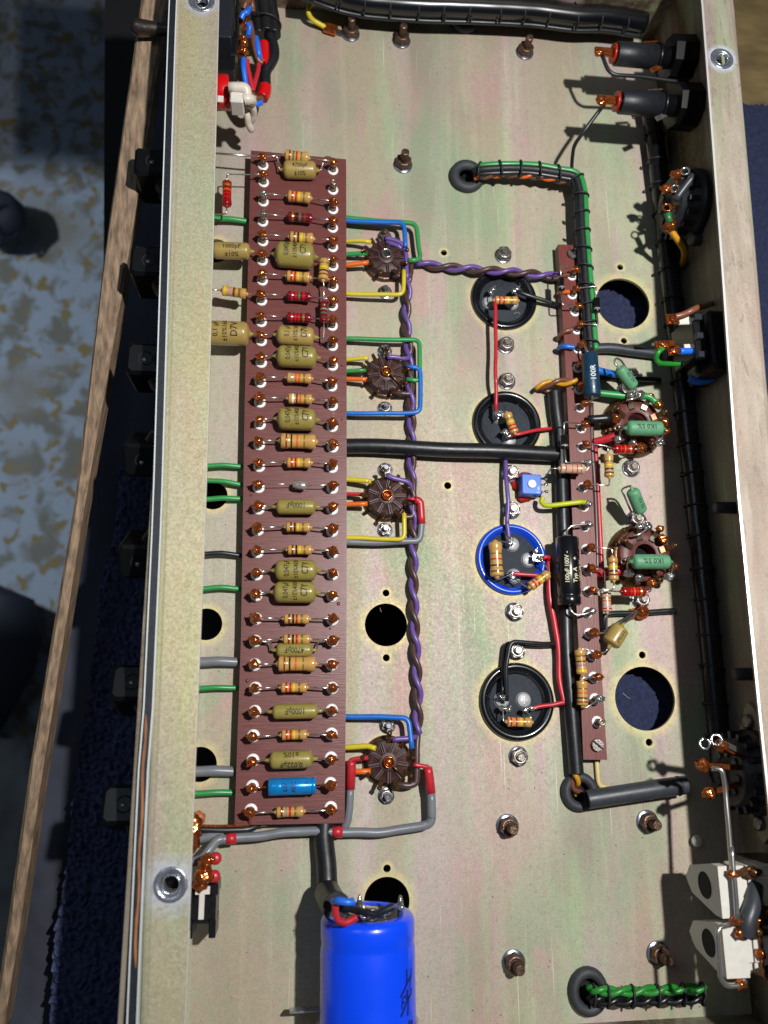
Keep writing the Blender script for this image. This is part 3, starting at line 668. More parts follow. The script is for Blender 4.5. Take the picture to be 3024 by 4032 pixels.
# left collar, right collar, list of (kind, x0, x1, y centre, height in px, material, marks)
ROWS = [
 ((1036, 654), (1311, 672), 'c', 'c', []),
 ((1038, 720), (1311, 750), 'c', None, []),
 ((1037, 796), (1311, 826), 't', 'c', [('r', 1134, 1223, 776, 39, 'resin_tan', RRYG)]),
 ((1035, 875), (1310, 899), 't', 'c', [('r', 1134, 1229, 856, 33, 'resin_maroon', ['gold', 'black', 'green', 'brown'])]),
 ((1035, 952), (1310, 975), 'c', 'c', [('r', 1141, 1233, 937, 40, 'resin_tan', BBY)]),
 ((1033, 1028), (1311, 1049), 'c', 'c', [('c', 1086, 1236, 1006, 92, 'film_green', C7)]),
 ((1033, 1106), (1311, 1130), 'c', 'c', [('r', 1129, 1220, 1090, 38, 'resin_tan', RRYG)]),
 ((1030, 1185), (1309, 1206), 'c', 'c', [('r', 1133, 1223, 1167, 35, 'resin_maroon', ['red', 'red', 'green', 'red'])]),
 ((1029, 1269), (1308, 1284), 'c', 'c', [('r', 1130, 1223, 1251, 36, 'resin_maroon', ['red', 'red', 'red', 'gold'])]),
 ((1029, 1344), (1309, 1363), 'c', 'c', [('c', 1092, 1236, 1323, 74, 'film_tan', D7)]),
 ((1029, 1429), (1309, 1441), 'c', 'c', [('c', 1092, 1245, 1405, 82, 'film_green', C7)]),
 ((1026, 1507), (1306, 1522), 'c', 'c', [('r', 1130, 1226, 1489, 38, 'resin_tan', ['grey', 'orange', 'orange', 'gold'])]),
 ((1024, 1585), (1308, 1598), 'c', 'c', [('r', 1135, 1229, 1571, 39, 'resin_tan', ['white', 'brown', 'orange', 'gold'])]),
 ((1024, 1672), (1308, 1681), 'c', 'c', [('c', 1095, 1242, 1651, 86, 'film_green', C7)]),
 ((1021, 1752), (1310, 1762), 'c', 'c', [('R', 1104, 1244, 1738, 58, 'resin_tan', ['brown', 'black', 'orange', 'gold'])]),
 ((1021, 1838), (1308, 1842), 'c', 'c', [('r', 1130, 1224, 1822, 40, 'resin_tan', RRYG)]),
 ((1019, 1920), (1309, 1924), 'c', 'c', [('g', 1152, 1206, 1908, 33, None, None)]),
 ((1019, 2005), (1308, 2006), 'c', 'c', [('cu', 1089, 1242, 1996, 58, 'film_green', ['1000pF'])]),
 ((1016, 2088), (1308, 2093), 'c', 'c', [('r', 1127, 1221, 2076, 38, 'resin_tan', BBY)]),
 ((1015, 2175), (1310, 2178), 'c', 'c', [('r', 1133, 1227, 2165, 39, 'resin_tan', BBY)]),
 ((1012, 2263), (1310, 2263), 'c', 'c', [('c', 1086, 1245, 2246, 84, 'film_green', C7)]),
 ((1010, 2344), (1308, 2347), 'c', 'c', [('c', 1081, 1242, 2332, 86, 'film_green', C7)]),
 ((1009, 2437), (1309, 2440), 'c', 'c', [('r', 1119, 1217, 2437, 40, 'resin_tan', ['brown', 'black', 'red', 'gold'])]),
 ((1006, 2524), (1309, 2524), 'c', 'c', [('r', 1116, 1220, 2517, 41, 'resin_tan', ['brown', 'black', 'red', 'gold'])]),
 ((1004, 2617), (1306, 2617), 'c', 'c', [('R', 1095, 1242, 2614, 60, 'resin_tan', ['brown', 'black', 'orange', 'gold'])]),
 ((1006, 2709), (1308, 2709), 'c', 'c', [('r', 1107, 1208, 2707, 41, 'resin_tan', RRYG)]),
 ((1004, 2801), (1306, 2796), 'c', 'c', [('cu', 1074, 1250, 2801, 60, 'film_green', ['1000pF'])]),
 ((998, 2897), (1305, 2890), 'c', 'c', [('r', 1109, 1208, 2893, 42, 'resin_tan', RRYG)]),
 ((996, 2993), (1303, 2984), 'c', 'c', [('cu', 1063, 1230, 2991, 72, 'film_green', ['0,022µF'])]),
 ((994, 3096), (1301, 3085), 'c', 'c', [('e', 1056, 1244, 3096, 70, None, None)]),
 ((988, 3190), (1302, 3180), 'c', 'c', [('r', 1088, 1195, 3196, 44, 'resin_tan', ['brown', 'grey', 'red', 'gold'])]),
]
LUG = []
LOOK = {'resin_tan': 'tan', 'resin_maroon': 'glossy maroon', 'film_green': 'olive green', 'film_tan': 'tan'}
for i, (Lp, Rp, ls, rs_, comps) in enumerate(ROWS):
    a = turret(tb, *Lp, ZB, ls, i, 0); c_ = turret(tb, *Rp, ZB, rs_, i+3, math.pi); LUG.append((a, c_))
    for kind, x0, x1, yc_, h, m, marks in comps:
        zq = ZB+4.6; sl = (Rp[1]-Lp[1])/(Rp[0]-Lp[0]); xm = (x0+x1)/2
        if kind in 'cu' or kind in ('cu', 'e', 'R'): zq = ZB+4.9
        A, B_ = P(x0, yc_-sl*(xm-x0), zq), P(x1, yc_+sl*(x1-xm), zq); r = rad_from(xm, yc_, zq, h)
        ld = ([a], [c_])
        where = 'in the %s row from the top of the large brown board' % ORD[i]
        if kind in ('r', 'R'):
            resistor(A, B_, r, m, marks, ld, '%s%s resistor with %s bands, %s' % ('large ' if kind == 'R' else '', LOOK[m], ' '.join(marks[:3]), 'in row %s of the large board' % ORD[i].replace('-', ' ')), G_R, fr=[.2, .36, .5, .7] if kind == 'r' else [.17, .31, .47, .67], bw=.08 if kind == 'r' else .045)
        elif kind == 'c':
            capacitor(A, B_, r*.97, m, marks, ld, 'fat %s capacitor marked %s, %s' % (LOOK[m], marks[-1], 'in row %s of the large board' % ORD[i].replace('-', ' ')), G_C, across=True, size=3.1, sx=.78, off=.6)
        elif kind == 'cu':
            A2, B2 = A+Vector((.1, 0, 0)), B_-Vector((.1, 0, 0))
            capacitor(A2, B2, r, m, marks if i != 28 else ['0,022µF', '±10%'], ld, 'slim %s capacitor with upside down print %s, row %s' % (LOOK[m], marks[0], ORD[i].replace('-', ' ')), G_C, flip=True, size=3.5, off=.2 if i != 28 else .3, sx=.8, tail=.2)
        elif kind == 'g':
            t = thing('glass_capacitor', (A+B_)/2-Vector((0, 0, r)), 'tiny silver capacitor in a clear sleeve on thin wires', 'capacitor')
            B2 = B_+Vector((0, -.6, 0)); b = MB(); b.lathe(A, B2-A, [(0, r*.3), (.4, r*.8), (1.2, r*.85), (1.4, r), (5.0, r), (5.6, r*.86), (6.2, r*.5)], 18); b.build('body', 'glass_silver', t)
            print_on(A, B2, r, ['||||'], 1.6, t, across=True)
            for e, q in ((A, a), (B2, c_)): b = MB(); b.tube([e, e.lerp(q, .3)+Vector((0, 0, .3)), q], .2, 6); b.build('lead', 'tinned_wire', t)
        elif kind == 'e':
            t = thing('electrolytic_capacitor', (A+B_)/2-Vector((0, 0, r)), 'bright metallic blue tubular electrolytic capacitor near the bottom of the board', 'capacitor'); L = (B_-A).length
            b = MB(); b.lathe(A, B_-A, [(0, r*.5), (.1, r*.88), (.5, r), (L*.26, r), (L*.27, r*.985), (L*.28, r), (L-2.6, r), (L-2.1, r*.93), (L-1.7, r*.93), (L-1.2, r), (L-.4, r), (L, r*.88), (L, r*.4)], 28); b.build('body', 'blue_elco', t)
            print_on(A, B_, r, ['63V', 'ABC'], 2.6, t, 'ink_navy', across=True, shift=-1.0); print_on(A, B_, r, ['+'], 3.2, t, 'ink_navy', shift=5.5, off=1)
            for e, q in ((A, a), (B_, c_)): b = MB(); b.tube([e, q], .4, 7); b.build('lead', 'copper_solder', t)
# top pair: resistor + 4700 pF sharing turrets
a, c_ = LUG[0]; z = ZB+5.5
resistor(P(1123, 611, z), P(1214, 623, z), rad_from(1170, 617, z, 39), 'resin_tan', ['brown', 'green', 'red', 'gold'], ([a], [c_]), 'tan resistor lying above the upper 4700 pF capacitor', G_R, fr=[.2, .36, .5, .7])
z = ZB+4
capacitor(P(1116, 668, z), P(1244, 671, z), rad_from(1180, 668, z, 60), 'film_tan', ['4700pF', '±10%'], ([P(1097, 645, z), P(1093, 617, ZB+5), a], [P(1268, 660, z), P(1271, 635, ZB+5), c_]), 'tan capacitor marked 4700pF beneath the first resistor of the board', G_C, size=3.1, off=-.3, sx=.8, ang=-.45)
a, c_ = LUG[23]; z = ZB+3.2
capacitor(P(1090, 2560, z), P(1228, 2560, z), rad_from(1160, 2560, z, 56), 'film_green', ['4700pF'], ([P(1068, 2560, z), P(1068, 2530, ZB+4), a], [P(1246, 2560, z), P(1250, 2530, ZB+4), c_]), 'olive capacitor squeezed between a small and a large resistor, print upside down', G_C, size=3.4, flip=True, sx=.8)
# resistors standing along the right edge of the board
z = ZB+7
resistor(P(1277, 1024, z), P(1272, 1104, z), rad_from(1275, 1060, z, 37), 'resin_tan', ['gold', 'yellow', 'black', 'brown'], ([LUG[5][1]], [P(1275, 1125, z-1), P(1275, 1190, z-1)]), 'tan resistor lying lengthwise by the right row of turrets', fr=[.22, .42, .6, .78])
resistor(P(1275, 1190, z-1), P(1275, 1268, z-1), rad_from(1275, 1230, z, 29), 'resin_maroon', ['brown', 'grey', 'green', 'brown'], ([P(1275, 1140, z-1)], [P(1276, 1290, z-1), P(1273, 1345, ZB+5), LUG[9][1]]), 'maroon resistor lying lengthwise below the lengthwise tan one', fr=[.2, .4, .6, .8])
# parts hung off the left edge
z = ZB+5
resistor(P(894, 716, z), P(893, 810, z), rad_from(893, 760, z, 33), 'resin_red', ['gold', 'orange', 'red', 'red'], ([P(893, 686, z), P(985, 688, z), LUG[1][0]], [P(891, 843, z-1), P(800, 845, z-4)]), 'dark red resistor standing lengthwise in the gap left of the board', fr=[.2, .4, .55, .7])
resistor(P(875, 1143, z), P(970, 1158, z), rad_from(920, 1150, z, 37), 'resin_tan', ['yellow', 'lilac', 'brown', 'gold'], ([P(800, 1138, z)], [LUG[7][0]]), 'tan resistor with yellow and violet bands left of the board edge', fr=[.13, .33, .5, .72], bw=.09)
capacitor(P(838, 985, z), P(984, 990, z), rad_from(910, 988, z, 59), 'film_tan', ['1000pF', '±10%'], ([P(780, 985, z)], [LUG[5][0]]), 'tan capacitor marked 1000pF poking out from under the front lip', None, size=3.0, sx=.95, shift=.3, ang=-.45)
capacitor(P(815, 1310, z), P(980, 1315, z), rad_from(900, 1310, z, 88), 'film_tan', D7, ([P(770, 1310, z)], [LUG[9][0]]), 'fat tan capacitor marked D7V poking out from under the front lip', None, across=True, size=3.3, sx=.95, off=0, shift=-1)
wire('bare_wire', [P(760, 598, ZB+5), LUG[0][0]], .5, 'tinned_wire', 'stiff bare tinned wire running from the lip to the first turret')

# ============================================================ POWER STRIP BOARD
ZS = 7.
sb = thing('strip_board', P(2290, 1900, 0), 'narrow reddish brown board with one row of turrets and a slotted screw at each end', 'circuit board')
sl_ = [(2198, 962), (2222, 1350), (2240, 1700), (2256, 2100), (2281, 2600), (2297, 2991)]; sr_ = [(2280, 966), (2302, 1350), (2324, 1700), (2342, 2100), (2366, 2600), (2391, 2992)]
b = MB(); rr = []
for l_, r_ in zip(sl_, sr_):
    a, c_ = P(*l_, ZS), P(*r_, ZS); rr.append([Vector((a.x, a.y, .8)), Vector((c_.x, c_.y, .8)), Vector((c_.x, c_.y, ZS)), Vector((a.x, a.y, ZS))])
b.rings([list(reversed(q)) for q in rr], 0, True, True, False); b.build('board', 'strip_brown', sb)
for (px, py, rt) in ((2253, 1003, -.75), (2349, 2933, -.7)):
    c = P(px, py, ZS); b = MB(); b.lathe(c, (0, 0, 1), [(0, 2.75), (1.4, 2.75), (1.8, 2.5)], 28, caps=True); o = b.build('screw', 'steel', sb)
    b = MB(); b.box(c+Vector((0, 0, 1.82)), (5.0, .75, .25), Matrix.Rotation(rt, 3, 'Z')); b.build('slot', 'dark_hole', o)
SL = {}
for k, (px, py, s_) in enumerate([(2251, 1088, 'c'), (2252, 1162, 'c'), (2263, 1229, 'c'), (2270, 1300, 'c'), (2276, 1376, 'c'), (2274, 1450, 'c'), (2278, 1535, 'c'), (2283, 1607, 'c'), (2287, 1688, 'c'), (2291, 1763, 'c'),
                                  (2300, 1836, 't'), (2294, 1920, 'c'), (2298, 1996, 't'), (2300, 2075, 't'), (2308, 2163, 'c'), (2311, 2246, 'c'), (2315, 2330, 'c'), (2312, 2412, 't'), (2319, 2495, 'c'), (2330, 2581, 'c'), (2336, 2667, 'c'), (2341, 2752, 't'), (2350, 2842, None)]):
    c = P(px, py, ZS); SL[k] = turret(sb, px, py, ZS, s_, k, 0, .95)

# ============================================================ VALVE SOCKETS
def small_socket(px, py, rot, centre, label):
    c = P(px, py, 0); t = thing('valve_socket', c, label, 'valve socket', 'small round valve sockets')
    b = MB(); b.lathe(c, (0, 0, 1), [(0, 10.4), (.7, 10.5), (1.6, 10.1), (2.2, 9.4), (2.2, 8.6)], 36, caps=False); b.build('rim', 'tag_metal' if centre == 3 else 'steel_brown', t)
    b = MB(); b.lathe(c, (0, 0, 1), [(0, 9.2), (3.2, 9.2), (3.6, 8.8), (6.0, 8.6), (6.3, 8.2), (6.3, 4.4), (6.9, 4.2), (7.3, 3.9), (7.3, 2.4)], 36, caps=False)
    b.lathe(c, (0, 0, 1), [(5.4, 0.1), (5.4, 8.3)], 30, caps=False)
    for k in range(9):                      # raised ribs between the slots
        a = rot+(k+.5)*2*math.pi/9; d = Vector((math.cos(a), math.sin(a), 0)); b.box(c+d*6.2+Vector((0, 0, 6.7)), (4.6, .6, 1.2), Matrix.Rotation(a, 3, 'Z'))
        b.box(c+d*6.2+Matrix.Rotation(a+1.57, 3, 'Z')@Vector((.9, 0, 0))+Vector((0, 0, 6.6)), (4.4, .35, 1.0), Matrix.Rotation(a, 3, 'Z'))
    b.build('body', 'socket_brown', t)
    b = MB(); b.lathe(c, (0, 0, 1), [(5, 2.3), (9.4, 2.3), (9.6, 2.1), (9.4, 1.9), (7.5, 1.85)], 24, caps=False); b.build('centre_tube', 'copper_solder' if centre else 'tin_solder', t)
    if centre:
        b = MB(); b.lathe(c, (0, 0, 1), [(8.2, 1.9), (8.9, 1.3), (9.1, .3)], 16); b.box(c+Vector((0, 0, 9.2)), (2.0, .35, .4), Matrix.Rotation(-.6, 3, 'Z')); b.build('solder', 'copper_solder', t)
    else: b = MB(); b.lathe(c, (0, 0, 1), [(7.4, 1.9), (7.5, 1.9)], 16); b.build('bore', 'dark_hole', t)
    out = []
    for k in range(9):
        a = rot+k*2*math.pi/9; d = Vector((math.cos(a), math.sin(a), 0)); n = Vector((-d.y, d.x, 0)); tl = 1.0+(k*37 % 5)*.25
        b = MB(); p0 = c+d*6.3+Vector((0, 0, 5.2)); p1 = c+d*8.2+Vector((0, 0, 6.8)); p2 = c+d*(9.4+tl)+Vector((0, 0, 8.4+tl*.3))
        def quad(p, w_, h): return [p-n*w_-Vector((0, 0, h)), p+n*w_-Vector((0, 0, h)), p+n*w_+Vector((0, 0, h)), p-n*w_+Vector((0, 0, h))]
        b.rings([quad(p0, 1.0, .2), quad(p1, 1.0, .2), quad(p2, .75, .2)], 0, True, True, False)
        if k % 2 == 0: b.blob(p2, 1.2, 1.0, .9, .2, 8, 6, k)
        b.build('tag', 'tag_metal', t); out.append(p2)
    if centre:
        a = rot+(-.9 if centre != 2 else .9); d = Vector((math.cos(a), math.sin(a), 0)); b = MB(); b.tube([c+d*1.5+Vector((0, 0, 9.2)), c+d*5+Vector((0, 0, 8.6)), c+d*9+Vector((0, 0, 7.6))], [.45, .4, .6], 7); b.build('jumper', 'tag_metal', t)
    return c, out
S1 = small_socket(1514, 1037, .25, 0, 'topmost small brown valve socket with an open silver centre tube')
S2 = small_socket(1514, 1491, .15, 1, 'second small brown valve socket from the top, centre filled with copper coloured solder')
S3 = small_socket(1516, 1968, .35, 2, 'third small valve socket, beside the red and grey sleeved cable end')
S4 = small_socket(1522, 2994, .15, 3, 'lowest small valve socket, between two red sleeved cable ends')
def octal(px, py, label, rot):
    c = P(px, py, 0); t = thing('octal_socket', c, label, 'valve socket', 'large octal valve sockets')
    b = MB(); b.lathe(c, (0, 0, 1), [(0, 15.4), (.8, 15.4), (1.6, 14.9), (4.2, 14.0), (4.8, 13.4), (4.8, 11)], 40, caps=False)
    for k in range(10):
        a = k*.628+.2; d = Vector((math.cos(a), math.sin(a), 0)); b.blob(c+d*14.3+Vector((0, 0, 2.6)), 1.2, 1.2, 1, .2, 8, 6, k)
    b.build('clamp_ring', 'tag_metal', t)
    b = MB(); b.lathe(c, (0, 0, 1), [(0, 12.2), (7.2, 12.2), (7.9, 11.7), (7.9, 5.8), (7.4, 5.2), (0, 5.0)], 40, caps=False)
    b.torus(c+Vector((0, 0, 7.8)), (0, 0, 1), 5.4, .4, 30, 8); b.build('body', 'octal_brown', t)
    b = MB(); b.lathe(c, (0, 0, 1), [(1.0, 5.3), (1.2, .1)], 24); b.build('key_hole', 'dark_hole', t)
    tips = []
    for k in range(8):
        a = rot+k*math.pi/4; d = Vector((math.cos(a), math.sin(a), 0)); n = Vector((-d.y, d.x, 0))
        s_ = MB(); s_.box(c+d*8.6+Vector((0, 0, 7.8)), (4.0, 3.0, .3), Matrix.Rotation(a, 3, 'Z')); sl0 = s_.build('slot', 'dark_hole', t)
        b = MB(); pts = [(7.4, 7.9, 1.4), (9.4, 8.5, 1.4), (10.6, 9.8, 1.2), (11.8, 11.6, 1.0), (12.6, 12.0, .9)]
        b.rings([[c+d*x+Vector((0, 0, z_))-n*w_-d*.0, c+d*x+Vector((0, 0, z_))+n*w_, c+d*x+Vector((0, 0, z_+.45))+n*w_, c+d*x+Vector((0, 0, z_+.45))-n*w_] for x, z_, w_ in pts], 0, True, True, False)
        b.torus(c+d*13.2+Vector((0, 0, 12.2)), (d.x, d.y, 1.2), 1.1, .45, 12, 6)
        b.build('tag', 'post_metal' if k % 3 else 'tag_metal', t); tips.append(c+d*12.8+Vector((0, 0, 12.4)))
        if k in (1, 2, 5, 7): b = MB(); b.blob(tips[-1], 1.9, 1.7, 1.5, .25, 10, 8, k+px); b.build('solder', 'copper_solder' if k in (1, 7) else 'tin_solder', t)
    return c, tips
O1 = octal(2484, 1686, 'upper octal valve socket, brown base with black and red wires entering from the left', .35)
O2 = octal(2512, 2196, 'lower octal valve socket, brown base left of the dark rear wall', .3)

# ============================================================ ROUND ELECTROLYTIC CANS SEEN END-ON
def can_end(px, py, R1, r_in, rim, disc, label, terms, z=1.5, deep=5.):
    c = P(px, py, 0); t = thing('electrolytic_can', c, label, 'capacitor', 'round electrolytic cans let into the chassis')
    b = MB(); b.lathe(c, (0, 0, 1), [(-30, R1-.6), (-2, R1-.6), (0, R1-.2), (z*.7, R1+.1), (z+.6, R1-.5), (z+1.0, R1-1.5), (z+.7, (R1+r_in)/2), (z-.6, r_in+.4), (z-deep*.5, r_in+.15), (z-deep*.5-.1, r_in-.6)], 56, caps=False)
    b.build('sleeve_rim', rim, t)
    zd = z-deep*.5; b = MB(); b.lathe(c, (0, 0, 1), [(zd-.1, r_in+.1), (zd+.25, r_in-.2), (zd+.25, .1)], 48); b.build('end_disc', 'disc_black', t)
    for (tx, ty) in terms:
        q = P(tx, ty, zd+.8); b = MB(); b.lathe(Vector((q.x, q.y, zd)), (0, 0, 1), [(.2, 3.5), (.5, 3.4), (.6, 2.9), (1.2, 3.05), (1.5, 2.7), (1.5, .1)], 26); o = b.build('terminal', 'terminal_metal', t)
        b = MB(); b.box((q.x, q.y, zd+1.55), (3.4, .22, .1)); b.box((q.x, q.y, zd+1.55), (.22, 3.4, .1)); b.build('scored_cross', 'steel', o)
    return t, c, zd
def blobs(name, pts, m, parent, r=1.3):
    for k, p in enumerate(pts):
        b = MB(); b.blob(p, r*1.2, r, r*.8, .25, 10, 8, k*7+int(abs(p.x))); d = Vector((random.uniform(-1, 1), random.uniform(-1, 1), .3)).normalized()
        b.tube([p, p+d*r*1.9], [r*.6, r*.2], 6); b.build(name, m, parent)
U = lambda x, y: (1750+x*.36166, 900+y*.36166)
K1 = can_end(1983, 1180, 16.6, 11.9, 'can_black', 'bakelite_black', 'uppermost round black can with a red and yellow banded resistor across its terminals', [U(490, 800), U(735, 810)])
tag1 = [P(*U(510, 690), 5), P(*U(755, 680), 5), P(*U(530, 660), 6), P(*U(790, 655), 5.5)]; blobs('solder', tag1, 'tin_solder', K1[0], 1.3)
resistor(P(*U(545, 780), 7), P(*U(795, 785), 7), 2.05, 'resin_tan', ['red', 'red', 'yellow', 'gold'], ([P(*U(520, 760), 6), tag1[0]], [P(*U(790, 740), 6), tag1[1]]), 'tan resistor across the terminals of the uppermost round can', fr=[.19, .38, .56, .72])
V = lambda x, y: (1750+x*.36166, 1450+y*.36166)
K2 = can_end(1994, 1672, 16.6, 11.9, 'can_black', 'bakelite_black', 'second round black can, its lower edge crossed by the thick black sleeve', [V(600, 530), V(705, 770)])
tag2 = [P(*V(570, 490), 5), P(*V(680, 710), 5), P(*V(590, 510), 5.5), P(*V(660, 690), 5), P(*V(700, 740), 4.5)]; blobs('solder', tag2, 'tin_solder', K2[0], 1.4)
resistor(P(*V(680, 490), 7), P(*V(765, 705), 7), 2.1, 'resin_tan', ['gold', 'yellow', 'red', 'red'], ([P(*V(640, 480), 6), tag2[0]], [P(*V(765, 735), 6), tag2[1]]), 'tan resistor slanting across the second round black can', fr=[.3, .46, .64, .82])
Wf = lambda x, y: (1750+x*.36166, 2000+y*.36166)
K3 = can_end(2011, 2203, 16.4, 12.6, 'blue_sleeve', 'bakelite_black', 'round electrolytic can with a bright blue plastic rim', [Wf(738, 395), Wf(915, 565), Wf(760, 740)])
tag3 = [P(*Wf(700, 325), 5), P(*Wf(715, 385), 4), P(*Wf(1030, 540), 6), P(*Wf(740, 715), 5), P(*Wf(745, 760), 5), P(*Wf(1000, 470), 5)]; blobs('solder', tag3, 'tin_solder', K3[0], 1.2)
b = MB(); b.box(P(*Wf(1015, 545), 5.2), (4.6, 3.2, .5), Matrix.Rotation(-.1, 3, 'Z')); b.build('tag', 'tin_solder', K3[0])
resistor(P(*Wf(552, 372), 8), P(*Wf(572, 748), 8), rad_from(1954, 2205, 8, 0) or rad_from(1954, 2205, 8, 52), 'resin_tan', ['gold', 'red', 'black', 'brown'], ([P(*Wf(560, 350), 8), P(*Wf(660, 372), 6), tag3[1]], [P(*Wf(590, 780), 8), tag3[3]]), 'fat tan resistor standing over the left half of the blue rimmed can', fr=[.35, .51, .69, .86], bw=.045)
resistor(P(*Wf(930, 860), 9), P(*Wf(1130, 715), 9), 2.2, 'resin_tan', ['red', 'red', 'yellow', 'gold'], ([P(*Wf(905, 865), 8), tag3[4]], [P(*Wf(1125, 660), 8), tag3[2]]), 'tan resistor slanting over the lower right rim of the blue rimmed can', fr=[.2, .38, .55, .7])
X = lambda x, y: (1750+x*.36166, 2500+y*.36166)
K4 = can_end(2033, 2762, 16.7, 11.9, 'can_black', 'bakelite_black', 'lowest round black can, entered by a doubled black wire and a red wire', [X(625, 710), X(862, 710)])
tag4 = [P(*X(630, 800), 5), P(*X(700, 815), 5), P(*X(640, 680), 5), P(*X(880, 820), 5), P(*X(950, 800), 5)]; blobs('solder', tag4, 'tin_solder', K4[0], 1.2)
resistor(P(*X(680, 945), 6.5), P(*X(945, 950), 6.5), 2.1, 'resin_tan', ['red', 'red', 'yellow', 'gold'], ([P(*X(640, 940), 7), P(*X(640, 850), 6), tag4[0]], [P(*X(945, 900), 7), tag4[3]]), 'tan resistor across the lower half of the lowest round can', fr=[.14, .36, .55, .68])
# wires between the cans
wire('red_wire', [P(*U(545, 800), 9), P(*U(555, 850), 9), P(*U(555, 1300), 9), P(*U(565, 1659), 9), P(*V(565, 200), 8), P(*V(558, 460), 5)], .95, 'pvc_red', 'red wire joining the two uppermost round cans')
wire('red_wire', [tag2[1]+Vector((1.5, -1, 0)), P(*V(800, 715), 6), P(*V(1000, 670), 5), P(*V(1200, 650), 3)], .85, 'pvc_red', 'short red wire from the second can to the thick black sleeve')
wire('black_wire', [tag1[1]+Vector((1.5, 0, 0)), P(*U(900, 725), 5.5), P(*U(1110, 790), 4.5), P(*U(1260, 840), 3)], 1.05, 'pvc_black', 'black wire from the uppermost can to the narrow board')
wire('purple_wire', smooth([P(*V(660, 960), 4), P(*V(665, 1100), 5), P(*V(690, 1350), 6.5), P(*V(700, 1500), 6.5), P(*V(690, 1659), 6), P(*Wf(690, 180), 5.5), tag3[0]]), 1.05, 'pvc_purple', 'purple wire running down to the blue rimmed can', raw=True)
wire('red_wire', [tag3[3], P(*Wf(790, 718), 5), P(*Wf(1050, 735), 5.5), P(*Wf(1170, 770), 4)], .9, 'pvc_red', 'short red wire inside the blue rimmed can')
wire('black_wire', [P(*X(1215, 95), 3.5), P(*X(1000, 105), 6), P(*X(720, 80), 7.5), P(*X(665, 350), 7), P(*X(680, 720), 5)], 1.0, 'pvc_black', 'black wire bending down over a nut into the lowest can')
wire('black_wire', [P(*X(1215, 110), 2.5), P(*X(1000, 120), 3), P(*X(660, 95), 3), P(*X(640, 350), 3.5), P(*X(630, 680), 4)], 1.0, 'pvc_black', 'second black wire beside the first one into the lowest can')
wire('red_wire', smooth([tag4[4], P(*X(1060, 775), 5), P(*X(1180, 760), 5), P(*X(1310, 730), 5)]), .95, 'pvc_red', 'short red wire from the lowest can to the long red wire', raw=True)
wire('red_wire', smooth([P(2160, 2200, 3), P(2166, 2340, 3.5), P(2185, 2450, 4), P(2197, 2560, 4), P(2205, 2680, 4), P(2222, 2775, 4.5)]), 1.35, 'pvc_red', 'long red wire running down the left side of the black sleeve', raw=True)
wire('red_wire', [P(*Wf(1070, 545), 6), P(*Wf(1120, 530), 6), P(*Wf(1160, 560), 4), P(2164, 2240, 3)], 1.0, 'pvc_red', 'short red wire leaving the right terminal of the blue rimmed can')

# ============================================================ THICK SLEEVES
def sleeve(pts, r, m, label, name='cable_sleeve', open_end=None, seg=18):
    t = MB(); path = resample(smooth([Vector(p) for p in pts], 10), 1.5); t.tube(path, r, seg, caps=False)
    e = MB()
    o = t.build(name, m); tag(o, label, 'cable sleeve')
    for q, d in ((path[0], path[0]-path[1]), (path[-1], path[-1]-path[-2])):
        k = MB(); k.torus(q, d, r-.35, .35, 20, 6); k.lathe(q-d.normalized()*.8, d, [(0, r-.5), (.2, .1)], 18, caps=False); k.build('cut_end', 'black_rubber', o)
    return o
sleeve([P(1340, 1757, 5), P(1500, 1757, 6.2), P(1750, 1771, 7.2), P(1950, 1776, 7.2), P(2100, 1784, 6.5), P(2196, 1789, 6)], 3.55, 'black_sleeve', 'thick black sleeve running straight across from the large board to the narrow one')
sleeve([P(2183, 1545, 5), P(2190, 1620, 4.5), P(2200, 1700, 4), P(2209, 1850, 4), P(2216, 2040, 4.2), P(2225, 2300, 4.2), P(2231, 2572, 4.6), P(2250, 2800, 5), P(2270, 3044, 5.5)], 3.15, 'black_sleeve', 'long thick black sleeve lying along the left side of the narrow board')
sleeve([P(2313, 3148, 8), P(2480, 3122, 9), P(2600, 3104, 9.5), P(2700, 3090, 9)], 3.8, 'grey_sleeve', 'thick grey sleeve leading right from the middle grommet')
wire('sleeve_band', [P(2667, 3095, 9.2), P(2676, 3094, 9.2)], 4.15, 'black_rubber', 'black band near the end of the thick grey sleeve', cat='band')
sleeve([P(2296, 1375, 3.2), P(2400, 1370, 4), P(2480, 1380, 4), P(2600, 1395, 4)], 2.5, 'grey_sleeve', 'grey sleeve leading right from the narrow board above the blue green resistor')
sleeve([P(1278, 3215, 4), P(1275, 3300, 5), P(1285, 3400, 6), P(1292, 3500, 8), P(1318, 3560, 14)], 4.1, 'black_sleeve', 'black rubber sleeve leading down from the large board to the big blue can')
def grommet(px, py, R1, label, z=0, tilt=(0, 0, 1), sq=1., open_r=.5):
    c = P(px, py, z); t = thing('rubber_grommet', c, label, 'grommet', 'rubber grommets in the chassis plate')
    b = MB(); rr = []; n = 60; ri = R1*open_r; rm = (R1+ri)/2; rt = (R1-ri)/2
    for i in range(n+1):
        a = 2*math.pi*i/n; k = 1+.012*noise.noise(Vector((math.cos(a)*9, math.sin(a)*9, px))); d = Vector((math.cos(a), math.sin(a)*sq, 0))
        rr.append([c+d*(rm+rt*math.cos(2*math.pi*j/12))*k+Vector((0, 0, 1.6+2.5*math.sin(2*math.pi*j/12))) for j in range(12)])
    b.rings(rr, 0, False, False, True); b.build('ring', 'grommet_rubber', t)
    b = MB(); b.lathe(c, (0, 0, 1), [(-1.6, ri+.6), (-1.5, .1)], 24); b.build('bore', 'dark_hole', t); return c
GA = grommet(1836, 702, 9.2, 'black grommet from which the laced orange and green harness rises', open_r=.42)
